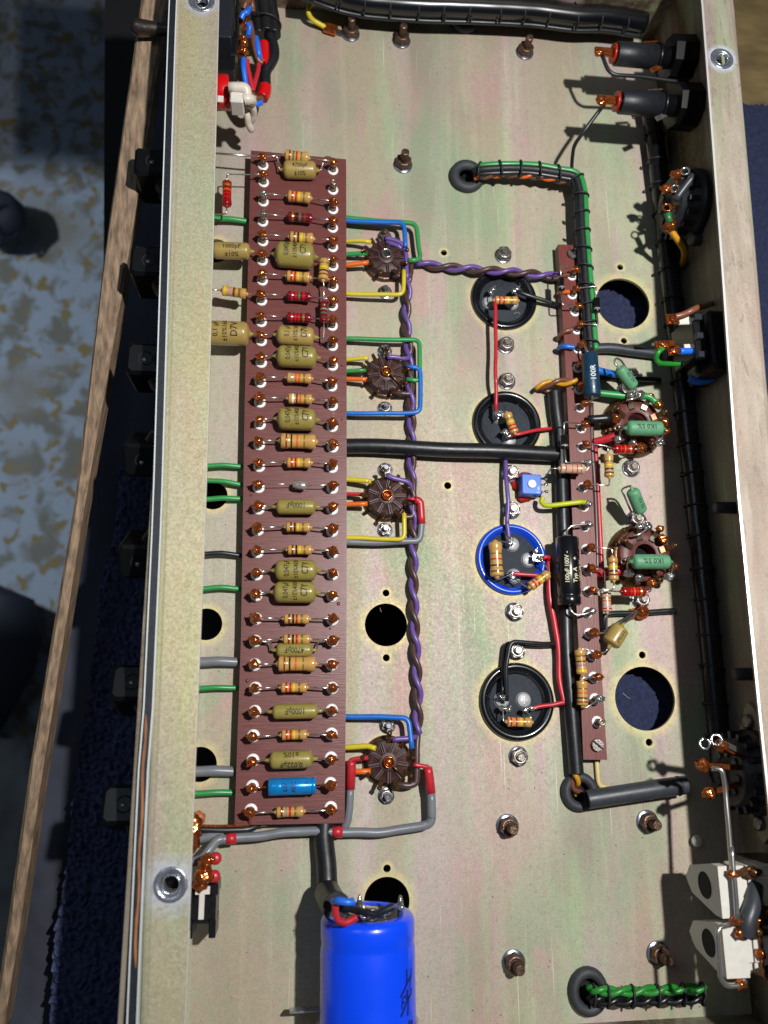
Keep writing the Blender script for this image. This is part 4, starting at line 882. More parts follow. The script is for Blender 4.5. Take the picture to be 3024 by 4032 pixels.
GB = grommet(2277, 3116, 8.2, 'grey black grommet at the lower end of the narrow board', open_r=.48)
GC = grommet(2311, 3897, 8.3, 'black grommet with bright green wires at the bottom of the photo', sq=1.12, open_r=.5)
GD = grommet(1826, 85, 8.6, 'black grommet half hidden under the loom at the top')

# ============================================================ SOCKET WIRES
def wr(col, pts, r, label, fil=3.0): return wire(col+'_wire' if '_' not in col else 'wire', pts, r, 'pvc_'+col, label, fil=fil)
z = 7
wr('green', [P(1330, 851, 4), P(1365, 857, 5), P(1641, 882, z), P(1655, 1024, z), P(1607, 1026, z+1)], 1.15, 'green wire looping widely round the right side of the topmost small socket')
wr('blue', [P(1330, 864, 5), P(1365, 869, 6), P(1589, 880, 9), P(1597, 975, 9)], 1.15, 'blue wire dropping to the topmost small socket inside the green loop')
wr('yellow', [P(1330, 950, 4), P(1365, 949, 5), P(1415, 947, z), P(1462, 953, z+1)], 1.05, 'short yellow wire reaching the upper left of the topmost small socket')
wr('green', [P(1330, 1003, 4), P(1365, 1001, 5), P(1447, 997, 7)], 1.1, 'short green wire entering the left side of the topmost small socket')
wr('orange', [P(1330, 1047, 4), P(1365, 1044, 6), P(1453, 1033, 8)], 1.15, 'short orange wire entering the left side of the topmost small socket')
wr('yellow', [P(1330, 1154, 4), P(1365, 1155, 6), P(1588, 1160, 8.5), P(1590, 1064, 9)], 1.05, 'yellow wire crossing the nut below the topmost small socket')
wr('purple', [P(1515, 938, 8), P(1540, 939, 8), P(1586, 956, 8), P(1600, 1000, 7), P(1603, 1100, 6)], 1.15, 'purple wire from the top tag of the topmost small socket')
wr('purple', [P(1520, 952, 7), P(1572, 968, 7), P(1592, 985, 6), P(1596, 1085, 5)], 1.1, 'second purple wire tucked under the first at the topmost small socket')
wr('brown', [P(1620, 1035, 5), P(1618, 1085, 5), P(1590, 1090, 5), P(1545, 1082, 6)], 1.25, 'brown wire curving under the lower right of the topmost small socket')
wr('green', [P(1330, 1330, 4), P(1365, 1332, 6), P(1647, 1339, z), P(1653, 1500, z), P(1600, 1493, z)], 1.1, 'green wire squared round the right side of the second small socket')
wr('blue', [P(1330, 1628, 4), P(1365, 1628, 6), P(1656, 1624, 8), P(1652, 1448, 8), P(1602, 1444, 8)], 1.1, 'blue wire squared round the lower right of the second small socket')
wr('yellow', [P(1330, 1417, 4), P(1365, 1417, 5), P(1420, 1410, 7), P(1450, 1411, 8)], 1.05, 'short yellow wire reaching the upper left of the second small socket')
wr('green', [P(1330, 1462, 4), P(1365, 1462, 5), P(1442, 1456, 7)], 1.05, 'short green wire entering the second small socket from the left')
wr('orange', [P(1330, 1492, 4), P(1365, 1492, 5.5), P(1446, 1494, 7.5)], 1.1, 'short orange wire entering the second small socket from the left')
wr('purple', [P(1524, 1406, 8), P(1545, 1405, 8), P(1600, 1415, 7), P(1616, 1400, 5)], 1.15, 'purple wire from the top tag of the second small socket')
wr('brown', [P(1555, 1548, 6), P(1600, 1550, 5), P(1618, 1548, 5), P(1618, 1440, 5)], 1.25, 'brown wire bending round the lower right of the second small socket')
wr('yellow', [P(1330, 1887, 4), P(1365, 1888, 5), P(1463, 1895, 8)], 1.2, 'pair of yellow wires reaching the upper left of the third small socket')
wr('red', [P(1330, 1947, 4), P(1365, 1947, 5), P(1437, 1946, 7)], .95, 'short red wire entering the third small socket from the left')
wr('orange', [P(1330, 1988, 4), P(1365, 1987, 5.5), P(1447, 1983, 8)], 1.1, 'short orange wire entering the third small socket from the left')
wr('yellow', [P(1330, 2118, 4), P(1365, 2119, 5.5), P(1594, 2122, 8), P(1591, 2022, 8.5)], 1.05, 'yellow wire crossing below the third small socket')
wr('purple', [P(1520, 1872, 8), P(1545, 1881, 8), P(1612, 1898, 7), P(1622, 1930, 5)], 1.2, 'purple wire from the top tag of the third small socket')
wr('brown', [P(1560, 2030, 6), P(1600, 2036, 5), P(1626, 2034, 5), P(1630, 1900, 5), P(1616, 1850, 4)], 1.25, 'brown wire bending round the lower right of the third small socket')
wr('grey', [P(1330, 2136, 3.5), P(1365, 2136, 4.5), P(1655, 2131, 5.5), P(1661, 2040, 6.5)], 1.5, 'grey cable coming in below the third small socket')
wire('red_sleeve', [P(1661, 2062, 6.6), P(1655, 1972, 7.5), P(1632, 1968, 8)], 1.75, 'pvc_red', 'red sleeve ending the grey cable beside the third small socket', 'sleeve', 2)
wire('red_wire', [P(1650, 1970, 8), P(1604, 1961, 9)], .75, 'pvc_red', 'thin red wire end at the right of the third small socket')
wr('blue', [P(1330, 2821, 4), P(1365, 2821, 5.5), P(1610, 2823, 8), P(1622, 2948, 9)], 1.15, 'blue wire dropping to the upper right of the lowest small socket')
wr('yellow', [P(1330, 2943, 4), P(1365, 2943, 5.5), P(1450, 2940, 8), P(1480, 2947, 9)], 1.15, 'yellow wire reaching the upper left of the lowest small socket')
wr('orange', [P(1370, 3038, 4), P(1400, 3038, 5), P(1460, 3037, 7)], 1.15, 'short orange wire entering the left of the lowest small socket')
wire('red_wire', [P(1376, 3003, 7.5), P(1383, 2993, 7.5), P(1410, 2986, 8), P(1450, 2984, 8.5)], .95, 'pvc_red', 'thin red wire entering the left of the lowest small socket')
wire('red_sleeve', [P(1381, 2998, 7), P(1383, 3020, 6.6), P(1379, 3107, 6)], 2.0, 'pvc_red', 'red sleeve standing left of the lowest small socket', 'sleeve', 2)
wr('grey', [P(1380, 3100, 6), P(1375, 3190, 5.5), P(1369, 3238, 5), P(1352, 3262, 4.5)], 1.62, 'grey cable dropping from the left red sleeve to the long grey cable')
wire('red_wire', [P(1628, 3011, 9), P(1650, 3014, 9), P(1684, 3020, 8.5), P(1688, 3030, 8)], .95, 'pvc_red', 'thin red wire leaving the right of the lowest small socket')
wire('red_sleeve', [P(1684, 3022, 8), P(1690, 3060, 7.6), P(1697, 3122, 7)], 2.0, 'pvc_red', 'red sleeve standing right of the lowest small socket', 'sleeve', 2)
gp = fillet([P(1697, 3118, 7), P(1706, 3245, 6.5), P(1640, 3262, 6), P(1500, 3274, 6), P(1340, 3276, 6.5), P(1240, 3270, 6.5), P(1142, 3276, 6.5), P(1030, 3292, 7), P(926, 3301, 8), P(868, 3306, 9)], 4, 6)
tag(wire('grey_cable', smooth(gp[:7], 3)+smooth(gp[7:], 4), 1.85, 'pvc_grey', '', raw=True), 'long grey cable bent round below the large board', 'cable')
wire('grey_cable', smooth([P(875, 3303, 9.2), P(850, 3312, 10), P(820, 3350, 12), P(790, 3385, 13), P(745, 3400, 13)]), 1.9, 'pvc_grey', 'lower grey cable branch running to the corner switch', 'cable', raw=True)
wire('grey_cable', smooth([P(880, 3295, 8), P(835, 3290, 8), P(790, 3300, 8), P(740, 3305, 8)]), 1.9, 'pvc_grey', 'upper grey cable branch vanishing under the front lip', 'cable', raw=True)
for a, c_, lb in ((P(890, 3304, 8.6), P(930, 3300, 8.1), 'red tape band where the grey cables join'), (P(1308, 3275, 6.6), P(1348, 3276, 6.5), 'red tape band on the grey cable below the large board')):
    wire('tape_band', [a, c_], 2.25, 'pvc_red', lb, 'tape')
wr('purple', [P(1545, 2912, 8), P(1572, 2910, 8), P(1612, 2908, 8), P(1640, 2900, 6)], 1.15, 'short purple wire above the lowest small socket')
wr('brown', [P(1646, 2880, 5), P(1640, 2960, 6), P(1640, 3085, 6.5), P(1612, 3095, 6.5), P(1562, 3088, 7)], 1.35, 'brown wire curling under the lowest small socket')
# twisted heater pairs
def twisted(path, Rr, pitch, cols, r, labels, ph=0.):
    for k, (c_, lb) in enumerate(zip(cols, labels)):
        b = MB(); b.tube(helix(path, Rr, pitch, ph+k*math.pi), r, 8); tag(b.build('twisted_wire', 'pvc_'+c_), lb, 'wire', 'twisted heater pairs')
pv = smooth([P(1606, 1085, 4), P(1605, 1160, 4), P(1600, 1250, 4), P(1606, 1330, 4), P(1611, 1420, 4), P(1614, 1520, 4), P(1620, 1640, 4), P(1621, 1720, 3.2), P(1620, 1800, 3.2), P(1622, 1900, 4), P(1626, 2050, 4), P(1628, 2150, 4), P(1629, 2300, 4), P(1632, 2430, 4), P(1638, 2560, 4), P(1645, 2700, 4), P(1646, 2800, 4.5), P(1647, 2890, 5)], 10)
twisted(pv, 1.25, 19, ['purple', 'brown'], 1.2, ['purple strand of the long twisted pair running down past the small sockets', 'brown strand of the long twisted pair running down past the small sockets'])
ph_ = smooth([P(1640, 1030, 4), P(1720, 1048, 4), P(1820, 1056, 5), P(1902, 1063, 6), P(2000, 1070, 6.5), P(2090, 1078, 6), P(2180, 1088, 5), P(2225, 1090, 5)], 10)
twisted(ph_, 1.25, 20, ['purple', 'brown'], 1.2, ['purple strand of the twisted pair crossing above the uppermost can', 'brown strand of the twisted pair crossing above the uppermost can'])
py_ = smooth([P(2110, 1530, 4), P(2135, 1520, 6), P(2180, 1505, 8), P(2230, 1505, 9), P(2275, 1502, 10)], 10)
twisted(py_, 1.1, 17, ['amber', 'ebrown'], 1.1, ['amber strand of the short twisted pair joining the narrow board', 'brown strand of the short twisted pair joining the narrow board'], 1)
wire('brown_wire', [P(2130, 1528, 3), P(2160, 1542, 2.5), P(2185, 1552, 3)], 1.1, 'pvc_ebrown', 'brown wire end leaving the top of the long black sleeve')
twq = smooth([P(2268, 3030, 6), P(2270, 3065, 5), P(2263, 3095, 3), P(2278, 3125, -1)], 6)
for k, (c_, lb) in enumerate((('amber', 'amber wire dropping from the long black sleeve into the middle grommet'), ('ebrown', 'brown wire dropping from the long black sleeve into the middle grommet'))):
    b = MB(); b.tube(helix(twq, 1.2, 14, k*math.pi), 1.15, 8); tag(b.build('twisted_wire', 'pvc_'+c_), lb, 'wire')
# wires passing beneath the large board to the front controls
for q, c_, r, lb in [(((843, 859), (976, 873)), 'green', 1.3, 'green wire under the board just below the dark red lengthwise resistor'),
    (((816, 1836), (957, 1839)), 'green', 1.15, 'green wire left of the board, uppermost of three close together'), (((816, 1893), (956, 1910)), 'green', 1.15, 'green wire passing above the middle left hole'),
    (((813, 1967), (955, 1964)), 'green', 1.2, 'green wire crossing the middle left hole'), (((805, 2181), (947, 2188)), 'black', 1.1, 'thin black wire left of the large board'),
    (((799, 2318), (944, 2319)), 'green', 1.15, 'lone green wire between the black wire and the third left hole'), (((790, 2608), (938, 2608)), 'grey', 2.0, 'upper grey cable passing under the left edge of the board'),
    (((786, 2712), (932, 2707)), 'green', 1.1, 'green wire between the two grey cables'), (((772, 3038), (924, 3039)), 'grey', 2.1, 'lower grey cable crossing the lowest left hole'),
    (((768, 3123), (920, 3122)), 'green', 1.2, 'lowest green wire left of the large board')]:
    a, e = P(*q[0], 5.0), P(*q[1], 3.2); d = (e-a); tag(wire(c_+'_wire' if c_ != 'grey' else 'grey_cable', smooth([a-d*.8, a, a.lerp(e, .5)+Vector((0, .4, .5)), e, e+d*.3]), r, 'pvc_'+c_, '', raw=True), lb, 'wire' if c_ != 'grey' else 'cable')
wire('black_wire', [P(760, 3265, 9), P(900, 3270, 8), P(985, 3264, 7), P(1030, 3240, 4)], 1.4, 'pvc_black', 'black wire just under the bottom left corner of the large board')
wire('bare_wire', [P(745, 3250, 10), P(850, 3253, 9), P(984, 3250, 8), P(983, 3225, ZB+2), LUG[30][0]], .55, 'copper_solder', 'bare wire from the lowest left turret to the front')

# ============================================================ BOTTOM LEFT SWITCH
t = thing('socket_block', P(800, 3600, 0), 'black moulded jack socket with a silver contact strip in the lower left corner', 'socket')
Q = lambda x, y: (700+x*.24855, 3150+y*.24855)
z = 22
def boxpx(x0, y0, x1, y1, z0, z1, bev=.3):
    a, c_ = P(x0, y1, z1), P(x1, y0, z1); b = MB(); b.box(((a.x+c_.x)/2, (a.y+c_.y)/2, (z0+z1)/2), (c_.x-a.x, c_.y-a.y, z1-z0), None, 0, bev); return b
boxpx(745, 3527, 851, 3625, 8, z).build('body', 'black_plastic', t); boxpx(748, 3478, 860, 3530, 8, z-2).build('body_upper', 'black_plastic', t)
boxpx(748, 3618, 760, 3698, 8, z-1).build('leg', 'black_plastic', t); boxpx(820, 3618, 850, 3696, 8, z-1).build('leg', 'black_plastic', t); boxpx(748, 3612, 850, 3640, 8, z-2).build('cross_bar', 'black_plastic', t)
boxpx(780, 3520, 806, 3622, z, z+.6, .1).build('contact_strip', 'white_plastic', t); boxpx(768, 3490, 827, 3524, z, z+.7, .1).build('contact_strip', 'white_plastic', t)
b = MB(); b.blob(P(*Q(400, 1210), z+2), 3.4, 3.2, 2.4, .2, 14, 10, 3); b.blob(P(*Q(440, 1040), z+1), 2.6, 2.8, 2, .3, 12, 9, 5); b.blob(P(*Q(350, 1370), z+1), 2.8, 1.8, 1, .3, 12, 9, 6); b.blob(P(*Q(480, 930), z+1), 2.4, 1.8, 1.6, .3, 12, 9, 8); b.build('solder', 'copper_solder', t)
for q, q2 in (((600, 925), (520, 950)), ((580, 1210), (500, 1235))):
    b = MB(); b.tube([P(*Q(q[0]-20, q[1]), z-8), P(*Q(*q), z)], [2.3, 2.3], 14, caps=False); b.blob(P(*Q(*q), z), 2.3, 2.3, 1.8, .03, 16, 12, 1); o = b.build('wire_end', 'pvc_red', t); b = MB(); b.tube([P(*Q(*q), z+1.8), P(*Q(*q2), z+2), P(*Q(q2[0]-60, q2[1]), z+1.5)], .7, 7); b.build('core', 'copper_solder', o)
b = MB(); b.blob(P(752, 3313, 14), 3.4, 4.2, 2.5, .3, 12, 9, 4); b.blob(P(758, 3262, 12), 3.5, 5, 2.5, .35, 12, 9, 14); tag(b.build('solder_joint', 'copper_solder'), 'brown solder joint peeping from under the front lip', 'solder joint')
mat('flux', '#a4582a', .5, 0, .3, .5)
b = MB(); b.blob(P(775, 3222, 1.2), 3.6, 3.2, 1.0, .3, 14, 8, 22); tag(b.build('flux_flake', 'flux'), 'orange brown flake lying left of the lowest turret', 'debris')

# ============================================================ PARTS ON THE NARROW BOARD
A4 = lambda x, y: (1750+x*.36166, 900+y*.36166)
def diode(a, c_, r, leads, label):
    a, c_ = Vector(a), Vector(c_); L = (c_-a).length; t = thing('diode', (a+c_)/2-Vector((0, 0, r)), label, 'diode', 'small black diodes on the narrow board')
    b = MB(); b.lathe(a, c_-a, [(0, r*.8), (.2, r), (L*.72, r), (L*.73, r*1.01), (L*.84, r*1.01), (L*.85, r), (L-.2, r), (L, r*.8)], 18, mis=[0, 0, 0, 1, 0, 0, 0]); b.build('body', ['black_plastic', 'band_grey'], t)
    for e, pts in zip((a, c_), leads): b = MB(); b.tube(fillet([e]+pts, 1.0), .38, 7); b.build('lead', 'tinned_wire', t)
z = 14.5
diode(P(*A4(1268, 540), z), P(*A4(1275, 675), z), 1.55, ([P(*A4(1262, 415), z), SL[0]], [P(*A4(1283, 828), z), SL[2]]), 'small black diode on the left edge of the narrow board near its top')
diode(P(2349, 1175, z), P(2350, 1230, z), 1.6, ([P(2346, 1127, z), SL[1]], [P(2355, 1279, z), SL[3]]), 'small black diode hanging right of the narrow board over the green wire')
diode(P(*V(1303, 730), z), P(*V(1308, 878), z), 1.7, ([P(*V(1303, 585), z), SL[8]], [P(*V(1322, 1030), z), SL[10]]), 'small black diode beside the corner where the two black sleeves meet')
FF = lambda x, y: (2024+x*.60277, 900+y*.60277)
GG = lambda x, y: (2024+x*.60277, 1800+y*.60277)
resistor(P(*V(1255, 1090), 15), P(*V(1520, 1100), 15), 2.3, 'resin_pale', ['brown', 'orange', 'red', 'gold'], ([P(*V(1160, 1092), 14), P(*V(1085, 1200), 8)], [SL[10]]), 'pale pinkish resistor joining the blue trimmer to a silver turret', fr=[.2, .47, .67, .83], bw=.04)
# black axial electrolytic
z = 12
a, c_ = P(*Wf(1335, 320), z), P(*Wf(1362, 1060), z); t = thing('electrolytic_capacitor', (a+c_)/2-Vector((0, 0, 7)), 'shiny black tubular electrolytic capacitor with gold print beside the blue rimmed can', 'capacitor'); L = (c_-a).length; r = 5.1
b = MB(); b.lathe(a, c_-a, [(0, r*.45), (.05, r*.9), (.6, r), (L-5.2, r), (L-4.6, r*.93), (L-4.0, r*.93), (L-3.4, r), (L-.5, r), (L, r*.9), (L, r*.4)], 32); b.build('body', 'can_black', t)
print_on(a, c_, r, ['100µF 100V -'], 2.7, t, 'ink_gold', flip=True, ang=-.42, sx=.95, shift=-1); print_on(a, c_, r, ['Typ A    +'], 2.9, t, 'ink_gold', flip=True, ang=.3, sx=.95, shift=0); print_on(a, c_, r, ['HFC 68 36'], 2.2, t, 'ink_gold', flip=True, ang=.95, sx=.95)
b = MB(); b.lathe(a, a-c_, [(0, 1.9), (.8, 1.9), (1.1, 1.2)], 16); b.tube(fillet([a, P(*Wf(1330, 240), 13), P(*Wf(1390, 190), 13.5), P(*Wf(1560, 175), 13.5), SL[13]], 3), .5, 7); b.build('lead', 'tinned_wire', t)
b = MB(); b.tube(fillet([c_, P(*Wf(1372, 1110), 13), P(*Wf(1420, 1165), 13), P(*Wf(1520, 1160), 13.5), SL[17]], 3), .5, 7); b.build('lead', 'tinned_wire', t)
# blue green 100R wirewound
z = 17
a, c_ = P(*FF(492, 822), z), P(*FF(512, 1100), z); t = thing('power_resistor', (a+c_)/2-Vector((0, 0, 5)), 'dark blue green cylindrical resistor marked 100R at the right of the narrow board', 'resistor'); L = (c_-a).length; r = rad_from(2327, 1480, z, 60)
b = MB(); b.lathe(a, c_-a, [(0, r*.5), (.1, r*.9), (.7, r), (L-.7, r*1.02), (L-.1, r*.92), (L, r*.5)], 28); b.build('body', 'navy_ceramic', t)
print_on(a, c_, r*1.01, ['100R'], 3.6, t, 'ink_white', flip=True, sx=1.0, ang=-.05)
b = MB(); b.tube([a, SL[4]], .5, 7); b.tube([c_, P(2331, 1578, 14), SL[7]], .55, 7); b.build('lead', 'tinned_wire', t)
# three wires to the turrets from the left
wire('wire_end', smooth([P(2198, 1335, 2), P(2205, 1320, 6), P(2225, 1305, 9), P(2255, 1298, 9.5)]), 1.1, 'pvc_copperbrown', 'brown wire end curling over the left edge of the narrow board', raw=True)
wire('wire_end', smooth([P(2198, 1375, 2), P(2205, 1366, 6), P(2225, 1363, 9), P(2262, 1368, 9.5)]), 1.2, 'pvc_blue', 'blue wire end curling over the left edge of the narrow board', raw=True)
wire('wire_end', smooth([P(2200, 1095, 3), P(2215, 1088, 7), P(2245, 1078, 9)]), 1.1, 'pvc_copperbrown', 'brown wire end at the first turret of the narrow board', raw=True)
wire('wire_end', smooth([P(2200, 1155, 3), P(2212, 1150, 7), P(2248, 1150, 9)]), 1.1, 'pvc_orange', 'orange wire end at the second turret of the narrow board', raw=True)
wire('yellow_wire', [P(*V(1075, 1400), 8), P(*V(1055, 1450), 7), P(*V(1085, 1495), 8), P(*V(1160, 1500), 9), P(*V(1500, 1460), 12), SL[12]], 1.15, 'pvc_lime', 'lime yellow wire from the blue trimmer over the black sleeve')
# resistors stacked along the strip
z = 13
resistor(P(*X(1472, 160), z), P(*X(1498, 430), z), 2.35, 'resin_tan', ['gold', 'brown', 'violet', 'yellow'], ([P(*X(1540, 150), z), SL[19]], [P(*X(1502, 460), z), SL[20]]), 'upper of two tan resistors by the lower end of the narrow board', fr=[.27, .48, .64, .86], bw=.07)
resistor(P(*X(1496, 500), z), P(*X(1503, 768), z), 2.35, 'resin_tan', ['gold', 'orange', 'black', 'brown'], ([P(*X(1502, 470), z), SL[20]], [P(*X(1510, 790), z), P(*X(1545, 790), z), SL[21]]), 'lower of two tan resistors by the lower end of the narrow board', fr=[.32, .5, .7, .86], bw=.06)
# vertical resistors right of the strip
z = 13
O = lambda x, y: (2300+x*.24111, 1400+y*.24111)
W2 = lambda x, y: (2280+x*.24111, 1880+y*.24111)
resistor(P(*O(395, 1620), z), P(*O(413, 1985), z), 2.2, 'resin_tan', ['gold', 'yellow', 'black', 'brown'], ([P(*O(385, 1480), z), SL[9]], [P(*W2(495, 135), z), SL[11]]), 'tan resistor lying lengthwise below the upper octal socket', fr=[.33, .5, .67, .84], bw=.07)
resistor(P(*W2(545, 1310), z), P(*W2(565, 1680), z), 2.25, 'resin_tan', ['gold', 'yellow', 'black', 'brown'], ([P(*W2(540, 1165), z), SL[14]], [P(*W2(570, 1830), z), SL[16]]), 'tan resistor lengthwise at the left edge of the lower octal socket', fr=[.25, .42, .61, .77], bw=.08)
z = 8
resistor(P(*GG(600, 885), z), P(*GG(607, 1010), z), 2.2, 'resin_pale', ['gold', 'orange', 'lilac', 'red'], ([P(*GG(590, 740), z+3), SL[15]], [P(*GG(607, 1150), z+2), SL[18]]), 'pale resistor lengthwise just under the red one below the lower octal socket', fr=[.3, .45, .65, .85], bw=.07)
z = 14
resistor(P(*O(488, 1525), z), P(*O(798, 1535), z), 2.25, 'resin_red', ['red', 'orange', 'red', 'gold'], ([P(*O(330, 1470), z), SL[9]], [P(*O(930, 1510), z-1)]), 'bright red resistor crossing the lower edge of the upper octal socket', fr=[.3, .52, .66, .8])
resistor(P(*W2(698, 1865), z), P(*W2(1068, 1868), z), 2.3, 'resin_red', ['red', 'orange', 'red', 'gold'], ([SL[16]], [P(*W2(1165, 1870), z), P(*W2(1185, 1780), z-1)]), 'bright red resistor just below the lower octal socket', fr=[.35, .5, .64, .79])
def green_power(a, c_, r, txt, leads, label, flip=True, size=3.2, ang=0.):
    a, c_ = Vector(a), Vector(c_); L = (c_-a).length; t = thing('power_resistor', (a+c_)/2-Vector((0, 0, r)), label, 'resistor', 'pale green ceramic resistors by the octal sockets')
    b = MB(); pr = [(-1.6, .5), (-.6, r*.22)]+[(r*.55*(1-math.cos(k*math.pi/10)), r*(.4+.6*math.sin(k*math.pi/10))) for k in range(6)]
    pr = pr+[(L/2, r*1.0)]+[(L-x, y) for x, y in reversed(pr)]; b.lathe(a, c_-a, pr, 26); b.build('body', 'green_ceramic', t)
    print_on(a, c_, r, txt, size, t, 'ink', flip=flip, ang=ang, sx=.95)
    for e, pts in zip((a, c_), leads): b = MB(); b.tube(smooth([e]+pts, 6), .5, 7); b.build('lead', 'tinned_wire', t)
z = 20
green_power(P(*O(690, 1185), z), P(*O(1275, 1195), z), rad_from(2530, 1690, z, 57), ['5W', '1K0 5%'][1:], ([P(*O(600, 1220), z-3), P(*O(580, 1340), 13)], [P(*O(1300, 1240), z-3), P(*O(1260, 1370), 13)]), 'pale green resistor marked 1K0 5% over the upper octal socket')
green_power(P(*W2(870, 1375), z), P(*W2(1475, 1378), z), rad_from(2560, 2210, z, 58), ['1K0 5%'], ([P(*W2(790, 1410), z-3), P(*W2(800, 1540), 13)], [P(*W2(1540, 1440), z-3), P(*W2(1500, 1580), 13)]), 'pale green resistor marked 1K0 5% over the lower octal socket')
green_power(P(*O(565, 200), 20), P(*O(815, 520), 16), 2.9, ['1R0 5%'], ([P(*O(500, 120), 20), P(*O(520, 50), 20), P(*O(600, 80), 19), P(*O(700, 220), 16), P(*O(790, 290), 12)], [P(*O(870, 600), 13)]), 'pale green resistor slanting above the upper octal socket', flip=False, size=2.1)
green_power(P(*W2(865, 200), 22), P(*W2(1015, 570), 16), 3.0, ['1K0 5%'], ([P(*W2(835, 140), 22), P(*W2(700, 200), 14), P(*W2(740, 300), 8), P(*W2(850, 560), 6)], [P(*W2(1090, 690), 12), P(*W2(1090, 800), 12)]), 'pale green resistor leaning upright above the lower octal socket', flip=False, size=2.1)
t1 = MB()
for k, q in enumerate([O(570, 1360), O(1230, 1410), O(910, 640), O(800, 290), W2(820, 1560), W2(1470, 1620), W2(1110, 800)]): 
    b = MB(); b.blob(P(*q, 12.5), 2.5, 1.9, 1.7, .3, 12, 9, k+40); tag(b.build('solder_joint', 'tin_solder'), ['silver solder joint left of the lower edge of the upper green resistor', 'large silver solder joint right below the upper green resistor', 'silver solder joint where the slanting green resistor meets the upper octal socket', 'silver solder joint at the top right of the slanting green resistor', 'silver solder joint under the left end of the lower green resistor', 'large silver solder joint under the right end of the lower green resistor', 'silver solder joint at the top of the lower octal socket'][k], 'solder joint', 'silver solder joints on the octal sockets')
for k, q in enumerate([O(1210, 800), O(520, 1020), O(1310, 1080), O(930, 1500), W2(1190, 1720), W2(1370, 1010)]):
    b = MB(); b.blob(P(*q, 12.), 2.3, 2.3, 1.8, .3, 12, 9, k+60); tag(b.build('solder_joint', 'copper_solder'), ['large copper coloured joint at the end of the thick green wire', 'copper coloured joint at the end of the black sleeve on the upper octal socket', 'round copper coloured joint right of the upper green resistor', 'copper coloured joint right of the upper red resistor', 'pinkish copper joint above the lower red resistor', 'orange joint below a ring tag on the lower octal socket'][k], 'solder joint', 'copper coloured solder joints on the octal sockets')
b = MB(); b.tube(smooth([P(*O(690, 730), 12), P(*O(780, 710), 13), P(*O(880, 680), 13)]), .6, 7); tag(b.build('jumper_wire', 'tinned_wire'), 'short silver jumper on top of the upper octal socket', 'wire')
b = MB(); b.tube(smooth([P(*W2(880, 950), 12), P(*W2(980, 930), 13), P(*W2(1090, 860), 13)]), .6, 7); tag(b.build('jumper_wire', 'tinned_wire'), 'short silver jumper on top of the lower octal socket', 'wire')
wire('green_wire', smooth([P(2330, 1547, 6), P(2420, 1553, 8), P(2500, 1562, 10), P(2550, 1560, 12), P(2575, 1575, 12), P(2588, 1592, 12)]), 1.75, 'pvc_green', 'thick green wire arching over the top of the upper octal socket', raw=True)
wire('blue_wire', smooth([P(2330, 1448, 8), P(2365, 1462, 8), P(2410, 1472, 6), P(2440, 1475, 3)]), 1.8, 'pvc_blue', 'thick blue wire behind the slanting green resistor', raw=True)
wire('grey_wire', [P(2340, 1485, 2), P(2450, 1487, 2.2), P(2600, 1497, 3)], 1.3, 'pvc_black', 'dark grey wire behind the slanting green resistor running right')
wire('black_sleeve_piece', [P(*O(60, 1045), 10), P(*O(250, 1035), 11), P(*O(440, 1020), 12)], 2.1, 'black_sleeve', 'short black sleeve entering the upper octal socket from the left', 'sleeve')
wire('red_wire', smooth([P(*O(160, 1410), 5), P(*O(300, 1380), 7), P(*O(430, 1340), 9), P(*O(510, 1310), 10)]), 1.9, 'pvc_red', 'thick red wire entering the upper octal socket from the left', raw=True)
wire('red_wire', [P(2335, 2255, 4), P(2400, 2253, 6), P(2455, 2243, 8)], 2.4, 'pvc_red', 'thick red wire end entering the lower octal socket from the left')
b = MB(); b.tube(smooth([P(2327, 1588, 5), P(2330, 1750, 4), P(2340, 1900, 3), P(2347, 2050, 3), P(2352, 2250, 3)]), 1.3, 8); tag(b.build('brown_wire', 'pvc_brown'), 'brown wire running down along the right edge of the narrow board', 'wire')
b = MB(); b.tube(smooth([P(2343, 1755, 3), P(2352, 1900, 2.5), P(2362, 2100, 2.5), P(2372, 2290, 2.5)]), 1.3, 8); tag(b.build('red_wire', 'pvc_red'), 'long red wire running down beside the brown one right of the narrow board', 'wire')
z = 12
capacitor(P(*GG(700, 1110), z), P(*GG(628, 1225), z), 4.0, 'film_tan', ['0,010µF'], ([P(*GG(740, 1070), 10), P(*GG(815, 1010), 6)], [P(*GG(600, 1270), z), SL[19]]), 'tan capacitor marked 0,010 slanting near the lower end of the narrow board', None, size=2.2, ang=.25, sx=.9)
b = MB(); c = P(2515, 2412, 0); b.blob(c+Vector((0, 0, 3)), 2.8, 3.0, 3.2, .3, 12, 9, 77); b.box(c+Vector((0, 0, .5)), (9, 5, .8), Matrix.Rotation(.2, 3, 'Z')); tag(b.build('solder_tag', 'copper_solder'), 'ground tag with a pointed copper coloured joint below the lower octal socket', 'solder tag')
for k, (q, lb) in enumerate([(((585, 1140), (790, 1015)), 'bare wire rising to the ground tag, upper of two'), (((600, 1165), (800, 1030)), 'bare wire rising to the ground tag, lower of two')]): wire('bare_wire', [P(*GG(*q[0]), 9), P(*GG(*q[1]), 5)], .55, 'steel', lb)
wire('black_wire', [P(2375, 2480, 2), P(2380, 2430, 3), P(2400, 2418, 3), P(2480, 2415, 3), P(2600, 2406, 3), P(2660, 2405, 3)], 1.25, 'pvc_black', 'black wire bent round to the ground tag and on to the rear wall')
wire('cream_wire', [P(2349, 2993, 1.5), P(2354, 3075, 1.5), P(2362, 3095, 1.5), P(2390, 3100, 1.5)], 1.0, 'pvc_cream', 'thin cream wire appearing below the end of the narrow board')
